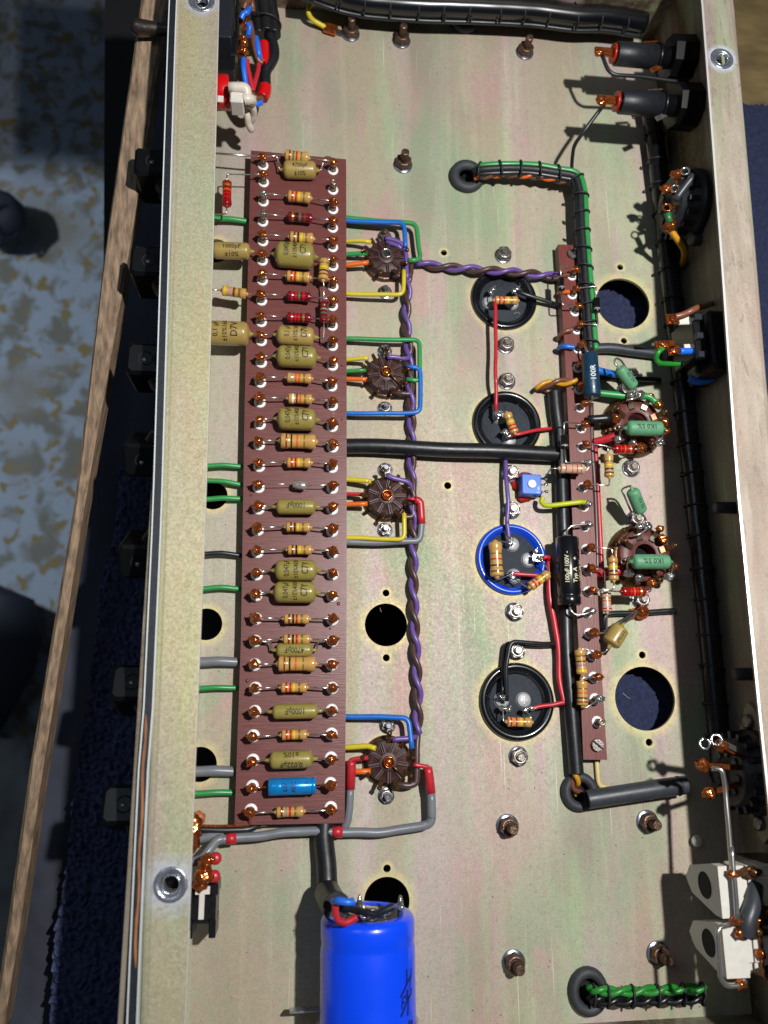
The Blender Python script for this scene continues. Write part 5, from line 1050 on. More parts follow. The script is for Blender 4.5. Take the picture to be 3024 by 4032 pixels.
# trimmer on red wax
b = MB(); b.blob(P(2074, 1914, .6), 6.6, 6.6, 1.6, .3, 26, 10, 5); tag(b.build('sealing_wax', 'red_wax'), 'glossy red sealing wax blob under the blue trimmer', 'wax')
t = thing('trimmer_potentiometer', P(2085, 1915, 1), 'square bright blue trimmer with a white slotted adjuster glued on red wax', 'trimmer'); z = 8.5
c = P(2085, 1914, z-3.8); b = MB(); b.box(c, (9.2, 9.6, 7.0), Matrix.Rotation(-.03, 3, 'Z'), 0, .4); b.build('body', 'trim_blue', t)
b = MB(); b.lathe(Vector((c.x, c.y, z-.3)), (0, 0, 1), [(0, 2.0), (.7, 2.0), (.85, 1.8)], 24); o = b.build('adjuster', 'ink_white', t); b = MB(); b.box((c.x, c.y, z+.6), (.45, 3.0, .15), Matrix.Rotation(-.5, 3, 'Z')); b.build('slot', 'steel', o)
flat_print((c.x+2.9, c.y-2.6, z-.25), (-.2, -1, 0), (1, -.2, 0), 'W 3', 1.8, t, 'ink_white')
for dy in (2.8, .2, -3.2): b = MB(); b.tube([c+Vector((4.4, dy, 2)), c+Vector((7.6, dy, 2.2))], .35, 6); b.blob(c+Vector((7, dy, 2.4)), 1.0, .8, .7, .3, 8, 6, 3); b.build('pin', 'tin_solder', t)

# ============================================================ LACED HARNESS AND LOOMS
def laced(name, label, strands, path, R_, gap, lace_m='black_rubber', cat='cable loom', skip=0, lr=.45):
    """strands: (offset side, offset up, radius, material, part name)"""
    t = thing(name, path[0]-Vector((0, 0, R_)), label, cat); pp = resample(path, 2.)
    fr_ = []
    for i, p in enumerate(pp):
        d = (pp[min(i+1, len(pp)-1)]-pp[max(i-1, 0)]).normalized(); sd = d.cross(Vector((0, 0, 1))).normalized(); fr_.append((p, d, sd, sd.cross(d)))
    for os_, ou, r, m, nm in strands: b = MB(); b.tube([p+sd*(os_+.25*noise.noise(p*.08+Vector((os_, 0, 0))))+up*ou for p, d, sd, up in fr_], r, 10); b.build(nm, m, t)
    s = gap*.6
    for i in range(1, len(fr_)):
        s += (fr_[i][0]-fr_[i-1][0]).length
        if s >= gap and i > skip:
            s = 0; p, d, sd, up = fr_[i]; b = MB(); n = 20; ring = []
            tl = random.uniform(-.25, .25)
            for k in range(n+1):
                a = 2*math.pi*k/n; ring.append(p+sd*R_*1.04*math.cos(a)+up*R_*.9*math.sin(a)+d*tl*R_*math.cos(a))
            b.tube(ring, lr, 6, caps=False); b.blob(p+sd*R_*1.02+up*.2, lr*1.7, lr*1.7, lr*1.5, .3, 7, 5, i); b.build('lacing_loop', lace_m, t)
    return t
hz = 11
hp1 = [P(1872, 684, 6), P(1890, 672, 9), P(1990, 665, hz), P(2100, 668, hz), P(2190, 682, hz), P(2240, 690, hz)]
hp = smooth(hp1[:5], 8)+fillet([P(2215, 686, hz), P(2268, 694, hz), P(2283, 760, hz)], 6, 6)+smooth([P(2285, 780, hz), P(2290, 900, hz), P(2298, 1020, hz), P(2308, 1150, hz), P(2318, 1280, hz), P(2325, 1380, hz)], 8)
laced('laced_harness', 'laced bundle of green and black wires from the upper grommet to the narrow board', [(-2.4, .5, 1.55, 'pvc_green', 'green_strand'), (.2, .8, 1.7, 'black_rubber', 'black_strand'), (1.6, -.8, 1.5, 'pvc_black', 'black_strand'), (-1., -1.2, 1.6, 'pvc_black', 'black_strand')], hp, 4.1, 8.2)
tw1 = smooth([P(1868, 700, 6), P(1910, 692, 8), P(2000, 686, hz-2), P(2090, 692, hz-2), P(2170, 702, hz-2), P(2232, 716, hz-3)], 8)
twisted(tw1, .9, 13, ['orange', 'ebrown'], 1.0, ['orange strand twisted along the underside of the laced harness', 'brown strand twisted along the underside of the laced harness'])
wire('black_wire', [P(2368, 426, 33), P(2300, 510, 28), P(2259, 573, 22), P(2251, 640, 14), P(2252, 690, 10)], .95, 'pvc_black', 'thin black wire dropping from the lower jack into the harness')
lz = 14
lp = smooth([P(1180, -70, lz+8), P(1311, -22, lz+2), P(1437, 8, lz), P(1642, 26, lz), P(1884, 34, lz), P(2100, 46, lz), P(2265, 66, lz), P(2386, 68, lz), P(2530, 92, lz-2)], 10)
laced('cable_loom', 'thick laced loom of glossy black cables across the top of the chassis', [(1.0, 1.5, 5.6, 'can_black', 'main_cable'), (-6.0, -.5, 3.6, 'black_sleeve', 'cable'), (6.2, -2.4, 1.2, 'pvc_black', 'thin_wire'), (-8.5, 1, 3.6, 'black_sleeve', 'cable')], lp, 7.2, 13.5, cat='cable loom', lr=.4)
cx = XR-7.5
cp = smooth([Vector((cx-3, 305, 9)), Vector((cx-1, 270, 8)), Vector((cx, 200, 7)), Vector((cx+1, 120, 7)), Vector((cx+1.5, 40, 7)), Vector((cx+1, -40, 7))], 12)
laced('cable_loom', 'black laced cable loom in the shadow along the foot of the rear wall', [(0, 0, 4.4, 'black_plastic', 'main_cable'), (-4, -2, 2.4, 'black_sleeve', 'cable')], cp, 5.2, 14)
# top left loom coming down from the switch
q = lambda x, y, z: P(800+x*.2486, y*.2486, z)
tl = smooth([q(930, -200, 20), q(950, 100, 20), q(985, 300, 20), q(1010, 560, 20)], 8)
laced('cable_loom', 'laced black cables entering from the top beside the mains switch', [(0, 1, 3.6, 'black_sleeve', 'cable'), (-3.6, 0, 3.4, 'black_sleeve', 'cable'), (3.8, 0, 3.2, 'black_sleeve', 'cable')], tl, 7.0, 14, cat='cable loom')
sp = smooth([q(1050, 560, 20), q(1110, 760, 20), q(1110, 900, 20), q(1050, 1030, 20), q(990, 1150, 20), q(985, 1400, 19), q(960, 1500, 18)], 8)
wire('black_sleeve_piece', sp, 2.7, 'black_sleeve', 'curved black sleeve below the laced cables at the top left', 'sleeve', raw=True, seg=14)
wire('red_sleeve', smooth([q(960, 690, 22), q(965, 800, 22), q(960, 920, 22), q(930, 1010, 22)]), 2.6, 'red_plastic', 'red sleeve just below the laced cables at the top left', 'sleeve', raw=True, seg=14)
wire('red_sleeve', smooth([q(985, 1370, 20), q(970, 1470, 20), q(930, 1550, 20)]), 3.1, 'red_plastic', 'red sleeve at the lower end of the curved black sleeve', 'sleeve', raw=True, seg=14)
wire('blue_wire', smooth([q(835, 600, 26), q(860, 720, 27), q(880, 850, 26), q(895, 930, 24)]), 1.5, 'pvc_eblue', 'blue wire curving into the upper red sleeve', raw=True)
wire('blue_wire', smooth([q(640, 930, 30), q(640, 1100, 30), q(665, 1300, 28), q(720, 1480, 26), q(790, 1620, 24), q(860, 1660, 23), q(925, 1620, 22)]), 1.35, 'pvc_eblue', 'blue wire hanging from the switch tags to the lower red sleeve', raw=True)
wire('blue_wire', smooth([q(600, 300, 32), q(640, 220, 33), q(700, 190, 33), q(735, 130, 30)]), 1.4, 'pvc_eblue', 'short bright blue wire at the upper switch tag', raw=True)
wire('blue_wire', smooth([q(700, 380, 29), q(735, 430, 29), q(725, 500, 28), q(710, 570, 28)]), 1.3, 'pvc_eblue', 'short blue wire between the two switch tags', raw=True)
wire('brown_wire', smooth([q(640, 150, 31), q(690, 50, 32), q(750, 0, 31), q(780, 100, 29), q(785, 200, 28)]), 1.5, 'pvc_ebrown', 'brown wire looping over the blue one at the upper switch tag', raw=True)
wire('brown_wire', smooth([q(740, 350, 27), q(770, 500, 27), q(795, 650, 27), q(830, 800, 26), q(880, 950, 24), q(940, 1000, 23)]), 1.4, 'pvc_ebrown', 'brown wire running down to the upper red sleeve', raw=True)
wire('brown_wire', smooth([q(700, 1400, 26), q(780, 1500, 25), q(850, 1560, 24), q(930, 1560, 22)]), 1.4, 'pvc_ebrown', 'brown wire entering the lower red sleeve', raw=True)
wire('red_wire', smooth([q(690, 950, 29), q(710, 1120, 28), q(750, 1300, 27), q(790, 1450, 26)]), 1.3, 'pvc_red', 'red wire hanging from the switch to the joint beside the lamp', raw=True)
wire('red_wire', smooth([q(880, 1020, 24), q(865, 1120, 25), q(820, 1280, 26), q(785, 1420, 26)]), 1.2, 'pvc_red', 'red wire running down from the upper red sleeve', raw=True)
wire('yellow_wire', smooth([P(1318, 3, 10), P(1260, 3, 10), P(1222, 18, 9), P(1213, 48, 8), P(1232, 80, 5), P(1280, 108, 2.5)]), 1.3, 'pvc_yellow', 'yellow and green earth wire curling to a tag by the first stud', raw=True)
t = thing('ring_terminal', P(1310, 117, 0), 'copper coloured earth tag under the first stud at the top', 'terminal')
b = MB(); b.box(P(1302, 114, 2.2), (7, 5.6, 2.6), Matrix.Rotation(-.25, 3, 'Z'), 0, .8); b.build('crimp', 'copper_solder', t); b = MB(); b.box(P(1338, 128, 1.1), (7, 3.2, .5), Matrix.Rotation(-.3, 3, 'Z')); b.build('tongue', 'washer_steel', t)
# mains switch, behind the front lip
t = thing('mains_switch', P(870, 60, 15), 'black rectangular mains switch body with copper soldered tags at the top left', 'switch')
def qbox(x0, y0, x1, y1, z0, z1, bev=.4):
    a, c_ = q(x0, y1, z1), q(x1, y0, z1); b = MB(); b.box(((a.x+c_.x)/2, (a.y+c_.y)/2, (z0+z1)/2), (c_.x-a.x, c_.y-a.y, z1-z0), None, 0, bev); return b
mat('switch_slate', '#23272e', .35)
qbox(60, -300, 480, 560, 20, 34).build('body', 'switch_slate', t); qbox(60, 560, 520, 1095, 12, 28).build('lower_body', 'black_plastic', t); qbox(430, 845, 500, 880, 27, 28.6, .1).build('notch', 'dark_hole', t)
qbox(480, -100, 560, 900, 12, 24).build('tag_block', 'black_plastic', t)
for (x0, y0, x1, y1, m) in ((565, 285, 700, 380, 'copper_solder'), (560, 560, 700, 640, 'copper_solder'), (540, 760, 690, 850, 'copper_solder'), (560, 380, 610, 540, 'post_metal'), (545, 860, 650, 960, 'tag_metal')):
    o = qbox(x0, y0, x1, y1, 24, 28, .6).build('tag', m, t)
for k, (x, y) in enumerate(((630, 300), (620, 600), (640, 690), (600, 800), (660, 830))): b = MB(); b.blob(q(x, y, 28.5), 2.1, 1.6, 1.6, .35, 10, 8, k+80); b.build('solder', 'copper_solder', t)
t = thing('toggle_lever', P(600, 100, 30), 'bullet shaped dark metal toggle lever sticking out over the wooden rail', 'switch lever')
a, c_ = P(672, 119, 42), P(516, 107, 42); L = (c_-a).length; mat('lever_metal', '#6a6058', .3, .9, .1, .5)
b = MB(); b.lathe(a, c_-a, [(-2, 2.3), (0, 2.3), (L-6, 3.5), (L-3, 3.75), (L-1.4, 3.3), (L-.4, 2.2), (L, .3)], 24); b.build('lever', 'lever_metal', t)
# indicator lamp and white wires
t = thing('indicator_lamp', P(870, 365, 15), 'glossy red round indicator lamp body with a white block behind the front lip', 'lamp')
a, c_ = q(60, 1465, 32), q(425, 1465, 32); b = MB(); b.lathe(a, c_-a, [(0, 7.6), ((c_-a).length-1, 7.7), ((c_-a).length, 7.2), ((c_-a).length, 1)], 32); b.build('body', 'red_plastic', t)
b = MB(); b.box(q(275, 1570, 40.2), (2.6, 3.2, .5)); b.build('window', 'white_plastic', t)
qbox(420, 1455, 640, 1600, 33, 42, .5).build('block', 'white_plastic', t)
wire('white_wire', [q(400, 1385, 42), q(680, 1385, 42), q(690, 1530, 40), q(640, 1590, 38)], 2.3, 'white_wire', 'thick white wire bent down from the red lamp')
wire('white_wire', smooth([q(640, 1580, 40), q(720, 1570, 40), q(770, 1590, 37), q(760, 1640, 30)]), 2.4, 'white_wire', 'short white wire curling right beside the white block', raw=True)
twp = smooth([q(680, 1600, 34), q(730, 1720, 30), q(750, 1850, 26), q(740, 1960, 22), q(735, 2010, 20)], 8)
for k in range(2): b = MB(); b.tube(helix(twp, 1.7, 15, k*math.pi+.5), 1.65, 8); tag(b.build('white_wire', 'white_wire'), ['first strand of the white twisted tail hanging below the red lamp', 'second strand of the white twisted tail hanging below the red lamp'][k], 'wire', 'white twisted tail of the lamp')

# ============================================================ REAR WALL PARTS
J = lambda x, y: (2024+x*.60277, y*.60277)
def jack(y0, x_end, tip, washer, label, k):
    zj = 34; a = P(*J(*x_end), zj); yy = a.y; t = thing('jack_socket', (XR, yy, zj-6), label, 'jack socket', 'black tubular jack sockets')
    L = XR-8-a.x-10
    b = MB(); b.lathe(a, (1, 0, 0), [(0, 5.2), (.4, 5.5), (L, 5.6), (L, 1)], 32); b.build('body', 'bakelite_black', t)
    w_ = P(*J(*washer), zj); b = MB(); b.lathe(Vector((w_.x, yy, zj)), (1, 0, 0), [(-.6, 4.6), (.6, 4.6)], 28); b.build('washer', 'red_wax', t)
    b = MB(); b.lathe(Vector((w_.x, yy, zj)), (1, 0, 0), [(0, 2.6), (a.x-w_.x+.2, 3.6)], 20); b.build('neck', 'black_plastic', t)
    tp = P(*J(*tip), zj); b = MB(); b.box(Vector(((tp.x+w_.x)/2, yy, zj+.4)), (w_.x-tp.x, 4.6, 1.6), Matrix.Rotation(.1, 3, 'X'), 0, .5); b.blob(tp+Vector((2.2, 0, .8)), 2.6, 2.4, 1.4, .3, 12, 9, k); b.build('tip_tag', 'copper_solder', t)
    b = MB(); b.lathe((a.x+L, yy, zj), (1, 0, 0), [(0, 6.8), (1.4, 6.8), (1.5, 5), (6, 5)], 28); b.build('collar', 'black_plastic', t)
    b = MB(); b.lathe((a.x+L+6, yy, zj), (1, 0, 0), [(0, 5), (.2, 10.5), (XR-a.x-L-6.2, 11)], 8, smooth=False); b.build('flange', 'knob_black', t)
    b = MB(); b.box((a.x+L-3, yy+6.6, zj+1), (7, .6, 3), Matrix.Rotation(.15, 3, 'Z')); b.box((a.x+L-1, yy-7.8, zj+1), (6, 2.6, .5), Matrix.Rotation(.5, 3, 'Z')); b.build('contact_spring', 'copper_solder' if k == 1 else 'steel', t)
    return t
jack(0, (662, 350), (525, 345), (648, 350), 'upper black jack socket with an orange washer and a soldered copper tip', 1)
jack(0, (690, 665), (540, 665), (668, 665), 'lower black jack socket with a red washer and a soldered copper tip', 2)
wire('grey_wire', fillet([P(*J(575, 360), 36), P(*J(625, 490), 35), P(*J(1035, 525), 34), Vector((XR-2, P(*J(1035, 525), 34).y, 33))], 5), 0.95, 'pvc_black', 'dark grey wire bent from the upper jack back to the rear wall', raw=True)
# octagonal multi-way sockets on the rear wall
def multiway(px, py, zc_, label, tags, flange=False, k=0):
    c = P(px, py, zc_); cy = c.y; t = thing('multiway_socket', (XR, cy, zc_-14), label, 'multiway socket')
    if flange:
        b = MB(); pts = [(0, 28), (3.5, 25), (15, 6), (15, -6), (3.5, -25), (0, -28), (-3.5, -25), (-15, -6), (-15, 6), (-3.5, 25)]
        vs = [Vector((XR-.2, cy+y, zc_+x)) for x, y in pts]+[Vector((XR-1.6, cy+y, zc_+x)) for x, y in pts]; n = len(pts)
        b.add(vs, [tuple(range(n)), tuple(reversed(range(n, 2*n)))]+[(i, n+i, n+(i+1) % n, (i+1) % n) for i in range(n)], 0, False); b.build('flange_plate', 'zinc', t)
        for s_ in (-1, 1): b = MB(); b.lathe((XR-1.6, cy+s_*20, zc_), (-1, 0, 0), [(0, 3), (2.2, 3), (2.4, 2)], 20); b.build('screw', 'steel', t)
    b = MB(); b.lathe((XR-1.5, cy, zc_), (-1, 0, 0), [(0, 17), (3, 17), (3.2, 15.6), (7, 15.2), (7.2, 14), (12, 13.2), (12.4, 12.4), (12.4, 5), (10.5, 4.5), (10.5, .2)], 36)
    for i in range(16):
        a = i*math.pi/8; b.box((XR-9, cy+14.6*math.cos(a), zc_+14.6*math.sin(a)), (5, 3.4, 2.0), Matrix.Rotation(a, 3, 'X'))
    for i in range(8):
        a = i*math.pi/4+.2; b.box((XR-13, cy+8*math.cos(a), zc_+8*math.sin(a)), (3.5, 3.2, 2.2), Matrix.Rotation(a, 3, 'X'))
    b.build('body', 'bakelite_black', t)
    for i, (tx, ty, tz, m, hole) in enumerate(tags):
        e = P(tx, ty, tz); s0 = Vector((XR-12, cy+(e.y-cy)*.55, zc_+(tz-zc_)*.5)); d = (e-s0).normalized(); b = MB(); sd = d.cross(Vector((0, 0, 1))).normalized()
        b.rings([[s0-sd*1.1, s0+sd*1.1, s0+sd*1.1+Vector((0, 0, .5)), s0-sd*1.1+Vector((0, 0, .5))], [e-d*2-sd*.9, e-d*2+sd*.9, e-d*2+sd*.9+Vector((0, 0, .5)), e-d*2-sd*.9+Vector((0, 0, .5))]], 0, True, True, False)
        if hole: b.torus(e, Vector((-.35, .1, 1)), 1.9, .5, 18, 6)
        else: b.blob(e, 2.8, 2.2, 2.0, .35, 12, 9, i+k)
        b.build('tag', m, t)
    return t
H2 = lambda x, y: (2560+x*.18083, 600+y*.18083)
multiway(2785, 815, 25, 'black multiway socket with copper tags in the shadow below the two jacks', [(*H2(760, 410), 40, 'tin_solder', True), (*H2(570, 480), 38, 'copper_solder', False), (*H2(350, 800), 34, 'copper_solder', False), (*H2(540, 790), 36, 'tin_solder', True), (*H2(370, 1200), 33, 'copper_solder', True), (*H2(440, 1620), 30, 'copper_solder', False)], k=3)
wire('grey_sleeve_piece', [P(*H2(950, 500), 42), P(*H2(540, 1040), 36)], 1.9, 'grey_sleeve', 'grey sleeve slanting across the upper multiway socket', 'sleeve')
wire('yellow_wire', smooth([P(*H2(450, 1700), 28), P(*H2(600, 1900), 26), P(*H2(720, 2100), 22), P(*H2(740, 2250), 18), P(*H2(700, 2450), 10)]), 1.5, 'pvc_amber', 'amber wire curving down from the upper multiway socket', raw=True)
wire('green_wire', [P(*H2(370, 1300), 31), P(*H2(430, 1560), 29)], 1.6, 'pvc_dgreen', 'short dark green wire on the upper multiway socket')
wire('grey_sleeve_piece', [P(*H2(880, 1900), 26), P(*H2(1350, 1920), 24)], 2.8, 'grey_sleeve', 'short grey sleeve stub below the upper multiway socket', 'sleeve')
R3 = lambda x, y: (2700+x*.1953, 2800+y*.1953)
multiway(2905, 3040, 25, 'black multiway socket on a lozenge shaped zinc plate near the bottom right', [(*R3(390, 660), 44, 'tin_solder', True), (*R3(620, 580), 50, 'tin_solder', True), (*R3(340, 1090), 42, 'copper_solder', False), (*R3(480, 1650), 38, 'copper_solder', False), (*R3(700, 690), 47, 'copper_solder', False)], True, 11)
wire('stiff_wire', [P(*R3(520, 1150), 44), P(*R3(740, 1180), 46), P(*R3(800, 1600), 45), P(2868, 3235, 46), P(2884, 3440, 47)], 1.0, 'tinned_wire', 'long bright stiff wire from the lower multiway socket down to the white blocks')
# mains inlet
I2 = lambda x, y: (2540+x*.19289, 1180+y*.19289)
a = P(*I2(800, 1240), 34); t = thing('mains_inlet', (XR, P(*I2(800, 880), 34).y, 16), 'black mains inlet with glowing copper coloured soldered tags on the rear wall', 'mains inlet')
ya, yb = P(*I2(800, 300), 34).y, P(*I2(800, 1480), 34).y; ym = (ya+yb)/2
b = MB(); b.box((XR-4.5, ym, 28), (9, ya-yb, 24), None, 0, 1.2); b.build('shell', 'black_plastic', t)
b = MB(); b.box((XR-14, ym+1.5, 30), (6, (ya-yb)*.72, 20), None, 0, .6); b.build('terminal_block', 'black_plastic', t)
for k in range(3): b = MB(); b.box((XR-15, ym+(k-1)*9, 41), (4, 3, 3), None, 0, .3); b.build('rib', 'switch_slate', t)
for (x, y, zt, sx_, sy_, m) in ((560, 400, 38, 6, 5, 'copper_solder'), (760, 420, 37, 8, 4.5, 'white_plastic'), (400, 925, 36, 9.5, 4.2, 'copper_solder'), (600, 1040, 36, 6, 4.5, 'copper_solder'), (860, 985, 36, 3, 3.5, 'white_plastic')):
    b = MB(); b.box(P(*I2(x, y), zt), (sx_, sy_, 1.2), Matrix.Rotation(.08, 3, 'Z'), 0, .3); o = b.build('tag', m, t)
    if m == 'copper_solder': b = MB(); b.blob(P(*I2(x, y), zt+.8), sx_*.33, sy_*.35, 1.1, .35, 12, 9, x); b.build('solder', 'copper_solder', o)
wire('brown_wire', smooth([P(*I2(610, 350), 39), P(*I2(840, 270), 40), P(*I2(1050, 180), 40), P(*I2(1300, 100), 32), P(*I2(1480, 60), 20)]), 1.45, 'pvc_copperbrown', 'brown wire leaving the upper tag of the mains inlet', raw=True)
wire('blue_wire', smooth([P(*I2(700, 1055), 37), P(*I2(1130, 1065), 36), P(*I2(1400, 1110), 33), P(*I2(1560, 1300), 30), P(*I2(1400, 1600), 27), P(*I2(1100, 1690), 25), P(*I2(900, 1600), 24)]), 1.6, 'pvc_eblue', 'bright blue wire looping right from the mains inlet', raw=True)
wire('green_wire', smooth([P(*I2(370, 970), 36), P(*I2(270, 1080), 36), P(*I2(230, 1200), 34), P(*I2(300, 1300), 32), P(*I2(500, 1320), 28), P(*I2(700, 1310), 26)]), 1.25, 'pvc_egreen', 'green and yellow wire curling from the lower tag of the mains inlet', raw=True)
# two white blocks with bus wires
Zf = lambda x, y: (2700+x*.30828, 3350+y*.30828)
def white_block(y_top, y_bot, xl, label, k):
    zt = 45; a = P(*Zf(xl, y_top), zt); c_ = P(*Zf(xl+30, y_bot), zt); ycn = (a.y+c_.y)/2; H_ = a.y-c_.y; x0 = (a.x+c_.x)/2+1.5
    t = thing('terminal_block', (XR-10, ycn, 20), label, 'terminal block', 'white moulded blocks at the lower right')
    pts = [(0, H_/2), (-1.2, H_*.5), (-20, H_*.34), (-27, 0), (-20, -H_*.34), (-1.2, -H_*.5), (0, -H_/2)]
    b = MB(); pr = [(zt, -H_/2), (zt, H_/2), (zt-5, H_/2), (zt-22, H_*.28), (zt-26, 0), (zt-22, -H_*.28), (zt-5, -H_/2)]
    n = len(pr); vs = [Vector((x0, ycn+y, z_)) for z_, y in pr]+[Vector((x0+9, ycn+y, z_)) for z_, y in pr]
    b.add(vs, [tuple(reversed(range(n))), tuple(range(n, 2*n))]+[(i, (i+1) % n, n+(i+1) % n, n+i) for i in range(n)], 0, False); b.build('end_cheek', 'white_plastic', t)
    b = MB(); b.lathe((x0-.15, ycn, zt-11), (1, 0, 0), [(0, 4.4), (.1, .1)], 28); b.torus((x0, ycn, zt-11), (1, 0, 0), 4.5, .35, 28, 6); b.build('bore', 'dark_hole', t)
    for j, (xo, w_) in enumerate(((11, 3.4), (15.2, 4.0), (21, 8))):
        b = MB(); b.box((x0+xo-1, ycn, zt-6), (w_, H_*.5, 10), None, 0, .3); b.box((x0+xo-1, ycn+H_*.36, zt-6.5), (w_*.9, H_*.22, 9), None, 0, .3); b.box((x0+xo-1, ycn-H_*.36, zt-6.5), (w_*.9, H_*.22, 9), None, 0, .3); b.build('rib', 'white_plastic', t)
    b = MB(); b.box((XR-6, ycn, zt-14), (12, H_*.95, 20), None, 0, .5); b.build('base', 'black_plastic', t)
    for s_ in (-1, 1):
        b = MB(); c = Vector((x0+12+4*(s_ < 0), ycn+s_*H_*.38, zt+.9)); b.rings([[c+Vector((-5.5, -.6, -.4)), c+Vector((-5.5, .6, -.4)), c+Vector((-5.5, .6, .2)), c+Vector((-5.5, -.6, .2))], [c+Vector((0, -2.6, -.4)), c+Vector((0, 2.2, -.4)), c+Vector((0, 2.2, .5)), c+Vector((0, -2.6, .5))], [c+Vector((5, -.6, -.4)), c+Vector((5, .6, -.4)), c+Vector((5, .6, .2)), c+Vector((5, -.6, .2))]], 0, True, True, False)
        b.blob(c+Vector((1, 0, .8)), 1.7, 1.5, 1.4, .3, 10, 8, k+s_); b.build('tag', 'tag_metal', t)
    return t
white_block(200, 870, 375, 'upper white moulded terminal block with a round bore and a bright bus wire', 4)
white_block(965, 1640, 430, 'lower white moulded terminal block framed by a bent bare wire', 8)
wire('bus_wire', [P(*Zf(585, -60), 47), P(*Zf(610, 300), 48), P(*Zf(650, 700), 48), P(*Zf(655, 890), 48)], .95, 'tinned_wire', 'bright bus wire lying across the upper white block')
wire('bus_wire', fillet([P(*Zf(570, 945), 47), P(*Zf(400, 985), 48), P(*Zf(410, 1200), 48), P(*Zf(445, 1650), 48), P(*Zf(520, 1735), 48), P(*Zf(730, 1720), 48), P(*Zf(760, 1660), 47)], 5), .95, 'tinned_wire', 'bare wire bent round three sides of the lower white block', raw=True)
for k, (x, y) in enumerate(((650, 890), (700, 1060), (690, 1710), (600, 290))): b = MB(); b.blob(P(*Zf(x, y), 47.5), 2.2, 1.8, 1.5, .35, 10, 8, 90+k); tag(b.build('solder_joint', 'copper_solder'), ['copper joint between the two white blocks', 'dark copper joint at the top of the lower white block', 'copper joint at the bottom of the bent bare wire', 'copper joint at the top of the upper white block'][k], 'solder joint')
wire('grey_sleeve_piece', smooth([P(*Zf(880, 440), 43), P(*Zf(850, 700), 47), P(*Zf(790, 900), 48), P(*Zf(770, 1070), 47)]), 3.0, 'grey_sleeve', 'grey sleeve curving down across the white blocks', 'sleeve', raw=True, seg=14)
b = MB(); b.blob(P(2745, 3312, 3), 2.5, 2.5, 1.6, .02, 18, 12, 3); tag(b.build('round_plug', 'white_plastic'), 'small round white plug in the dark corner above the white blocks', 'plug')
b = MB(); 
for (x, y, L_) in ((2795, 1998, 10), (2862, 2655, 9.5)):
    p = P(x, y, 30); b = MB(); b.lathe(Vector((XR-L_, p.y, 30)), (1, 0, 0), [(0, 1.9), (.5, 2.6), (L_, 2.7)], 16); tag(b.build('rubber_stub', 'grommet_rubber'), 'short dark rubber stub on the rear wall, %s of two' % ('upper' if y < 2300 else 'lower'), 'rubber stub')
# green harness at the bottom
gp1 = smooth([P(2325, 3890, 4), P(2345, 3900, 8), P(2410, 3903, 9), P(2500, 3902, 9.5), P(2600, 3898, 10), P(2700, 3895, 10), P(2775, 3893, 10)], 8)
for k in range(2): b = MB(); b.tube(helix(gp1, 1.1, 17, k*math.pi), 1.15, 8); tag(b.build('green_wire', 'pvc_egreen'), ['bright green strand of the laced pair at the bottom grommet, first of two', 'bright green strand of the laced pair at the bottom grommet, second of two'][k], 'wire', 'green twisted wires at the bottom')
gp2 = [p+Vector((0, -3.9, -1)) for p in gp1]
for k in range(2): b = MB(); b.tube(helix(gp2, 1.1, 14, k*math.pi), 1.2, 8); tag(b.build('black_wire', 'black_plastic'), ['glossy black strand below the green pair, first of two', 'glossy black strand below the green pair, second of two'][k], 'wire', 'black twisted wires at the bottom')
for k in range(6):
    i = int(len(gp1)*(.14+.165*k)); i = min(i, len(gp1)-1); p = gp1[i]+Vector((0, -2.0, -.3)); b = MB(); b.tube([p+Vector((.5*math.cos(a)*.6, 4.1*math.cos(a), 2.8*math.sin(a))) for a in [2*math.pi*j/20 for j in range(21)]], .5, 6, caps=False)
    tag(b.build('lacing_loop', 'black_rubber'), 'black lacing loop round the green bundle, number %s from the grommet' % ORD[k], 'lacing', 'lacing loops on the green bundle')

# ============================================================ BIG BLUE CAN
Bc = lambda x, y: (1200+x*.30139, 3450+y*.30139)
cz = 25.
e0 = P(*Bc(815, 610), cz); axd = Vector((0.0, -1, 0)); R_ = rad_from(1450, 3700, cz, 366)
lf, rt = P(*Bc(200, 800), cz), P(*Bc(1430, 800), cz); Rb = (rt.x-lf.x)/2; cxm = (rt.x+lf.x)/2; yb_ = P(*Bc(820, 560), cz+Rb*.5).y
cc = Vector((cxm, yb_, max(cz, Rb+1.5))); t = thing('electrolytic_can', (cc.x, cc.y-30, 0), 'large glossy blue electrolytic can lying on its side at the bottom', 'capacitor')
lf, rt = P(*Bc(200, 800), cc.z), P(*Bc(1430, 800), cc.z); Rb = (rt.x-lf.x)/2; cc.x = (lf.x+rt.x)/2
axd = (P(*Bc(825, 1900), cc.z)-P(*Bc(818, 700), cc.z)).normalized()
b = MB(); b.lathe(cc, axd, [(.6, Rb*.70), (.0, Rb*.74), (-.3, Rb*.84), (.4, Rb*.94), (1.8, Rb*.99), (3.2, Rb), (7.5, Rb), (8.6, Rb*.985), (10, Rb*.985), (11.2, Rb*1.0), (60, Rb), (95, Rb*1.0), (96, Rb*.9)], 72, caps=False); b.build('sleeve', 'blue_can', t)
b = MB(); b.lathe(cc+axd*.6, axd, [(0, Rb*.72), (.1, .1)], 40); b.build('end_disc', 'bakelite_black', t)
up_ = Vector((0, 0, 1)); up_ = (up_-axd*up_.dot(axd)).normalized(); sdv = Vector((1, 0, 0))
for (sx_, su) in ((.33, .1), (.1, -.25), (-.3, .2), (0.02, .42)):
    b = MB(); p = cc+sdv*Rb*sx_+up_*Rb*su; b.lathe(p, -axd, [(-.6, 2.9), (.6, 2.8), (.9, 2.2), (.9, .1)], 22); b.build('terminal', 'tin_solder', t)
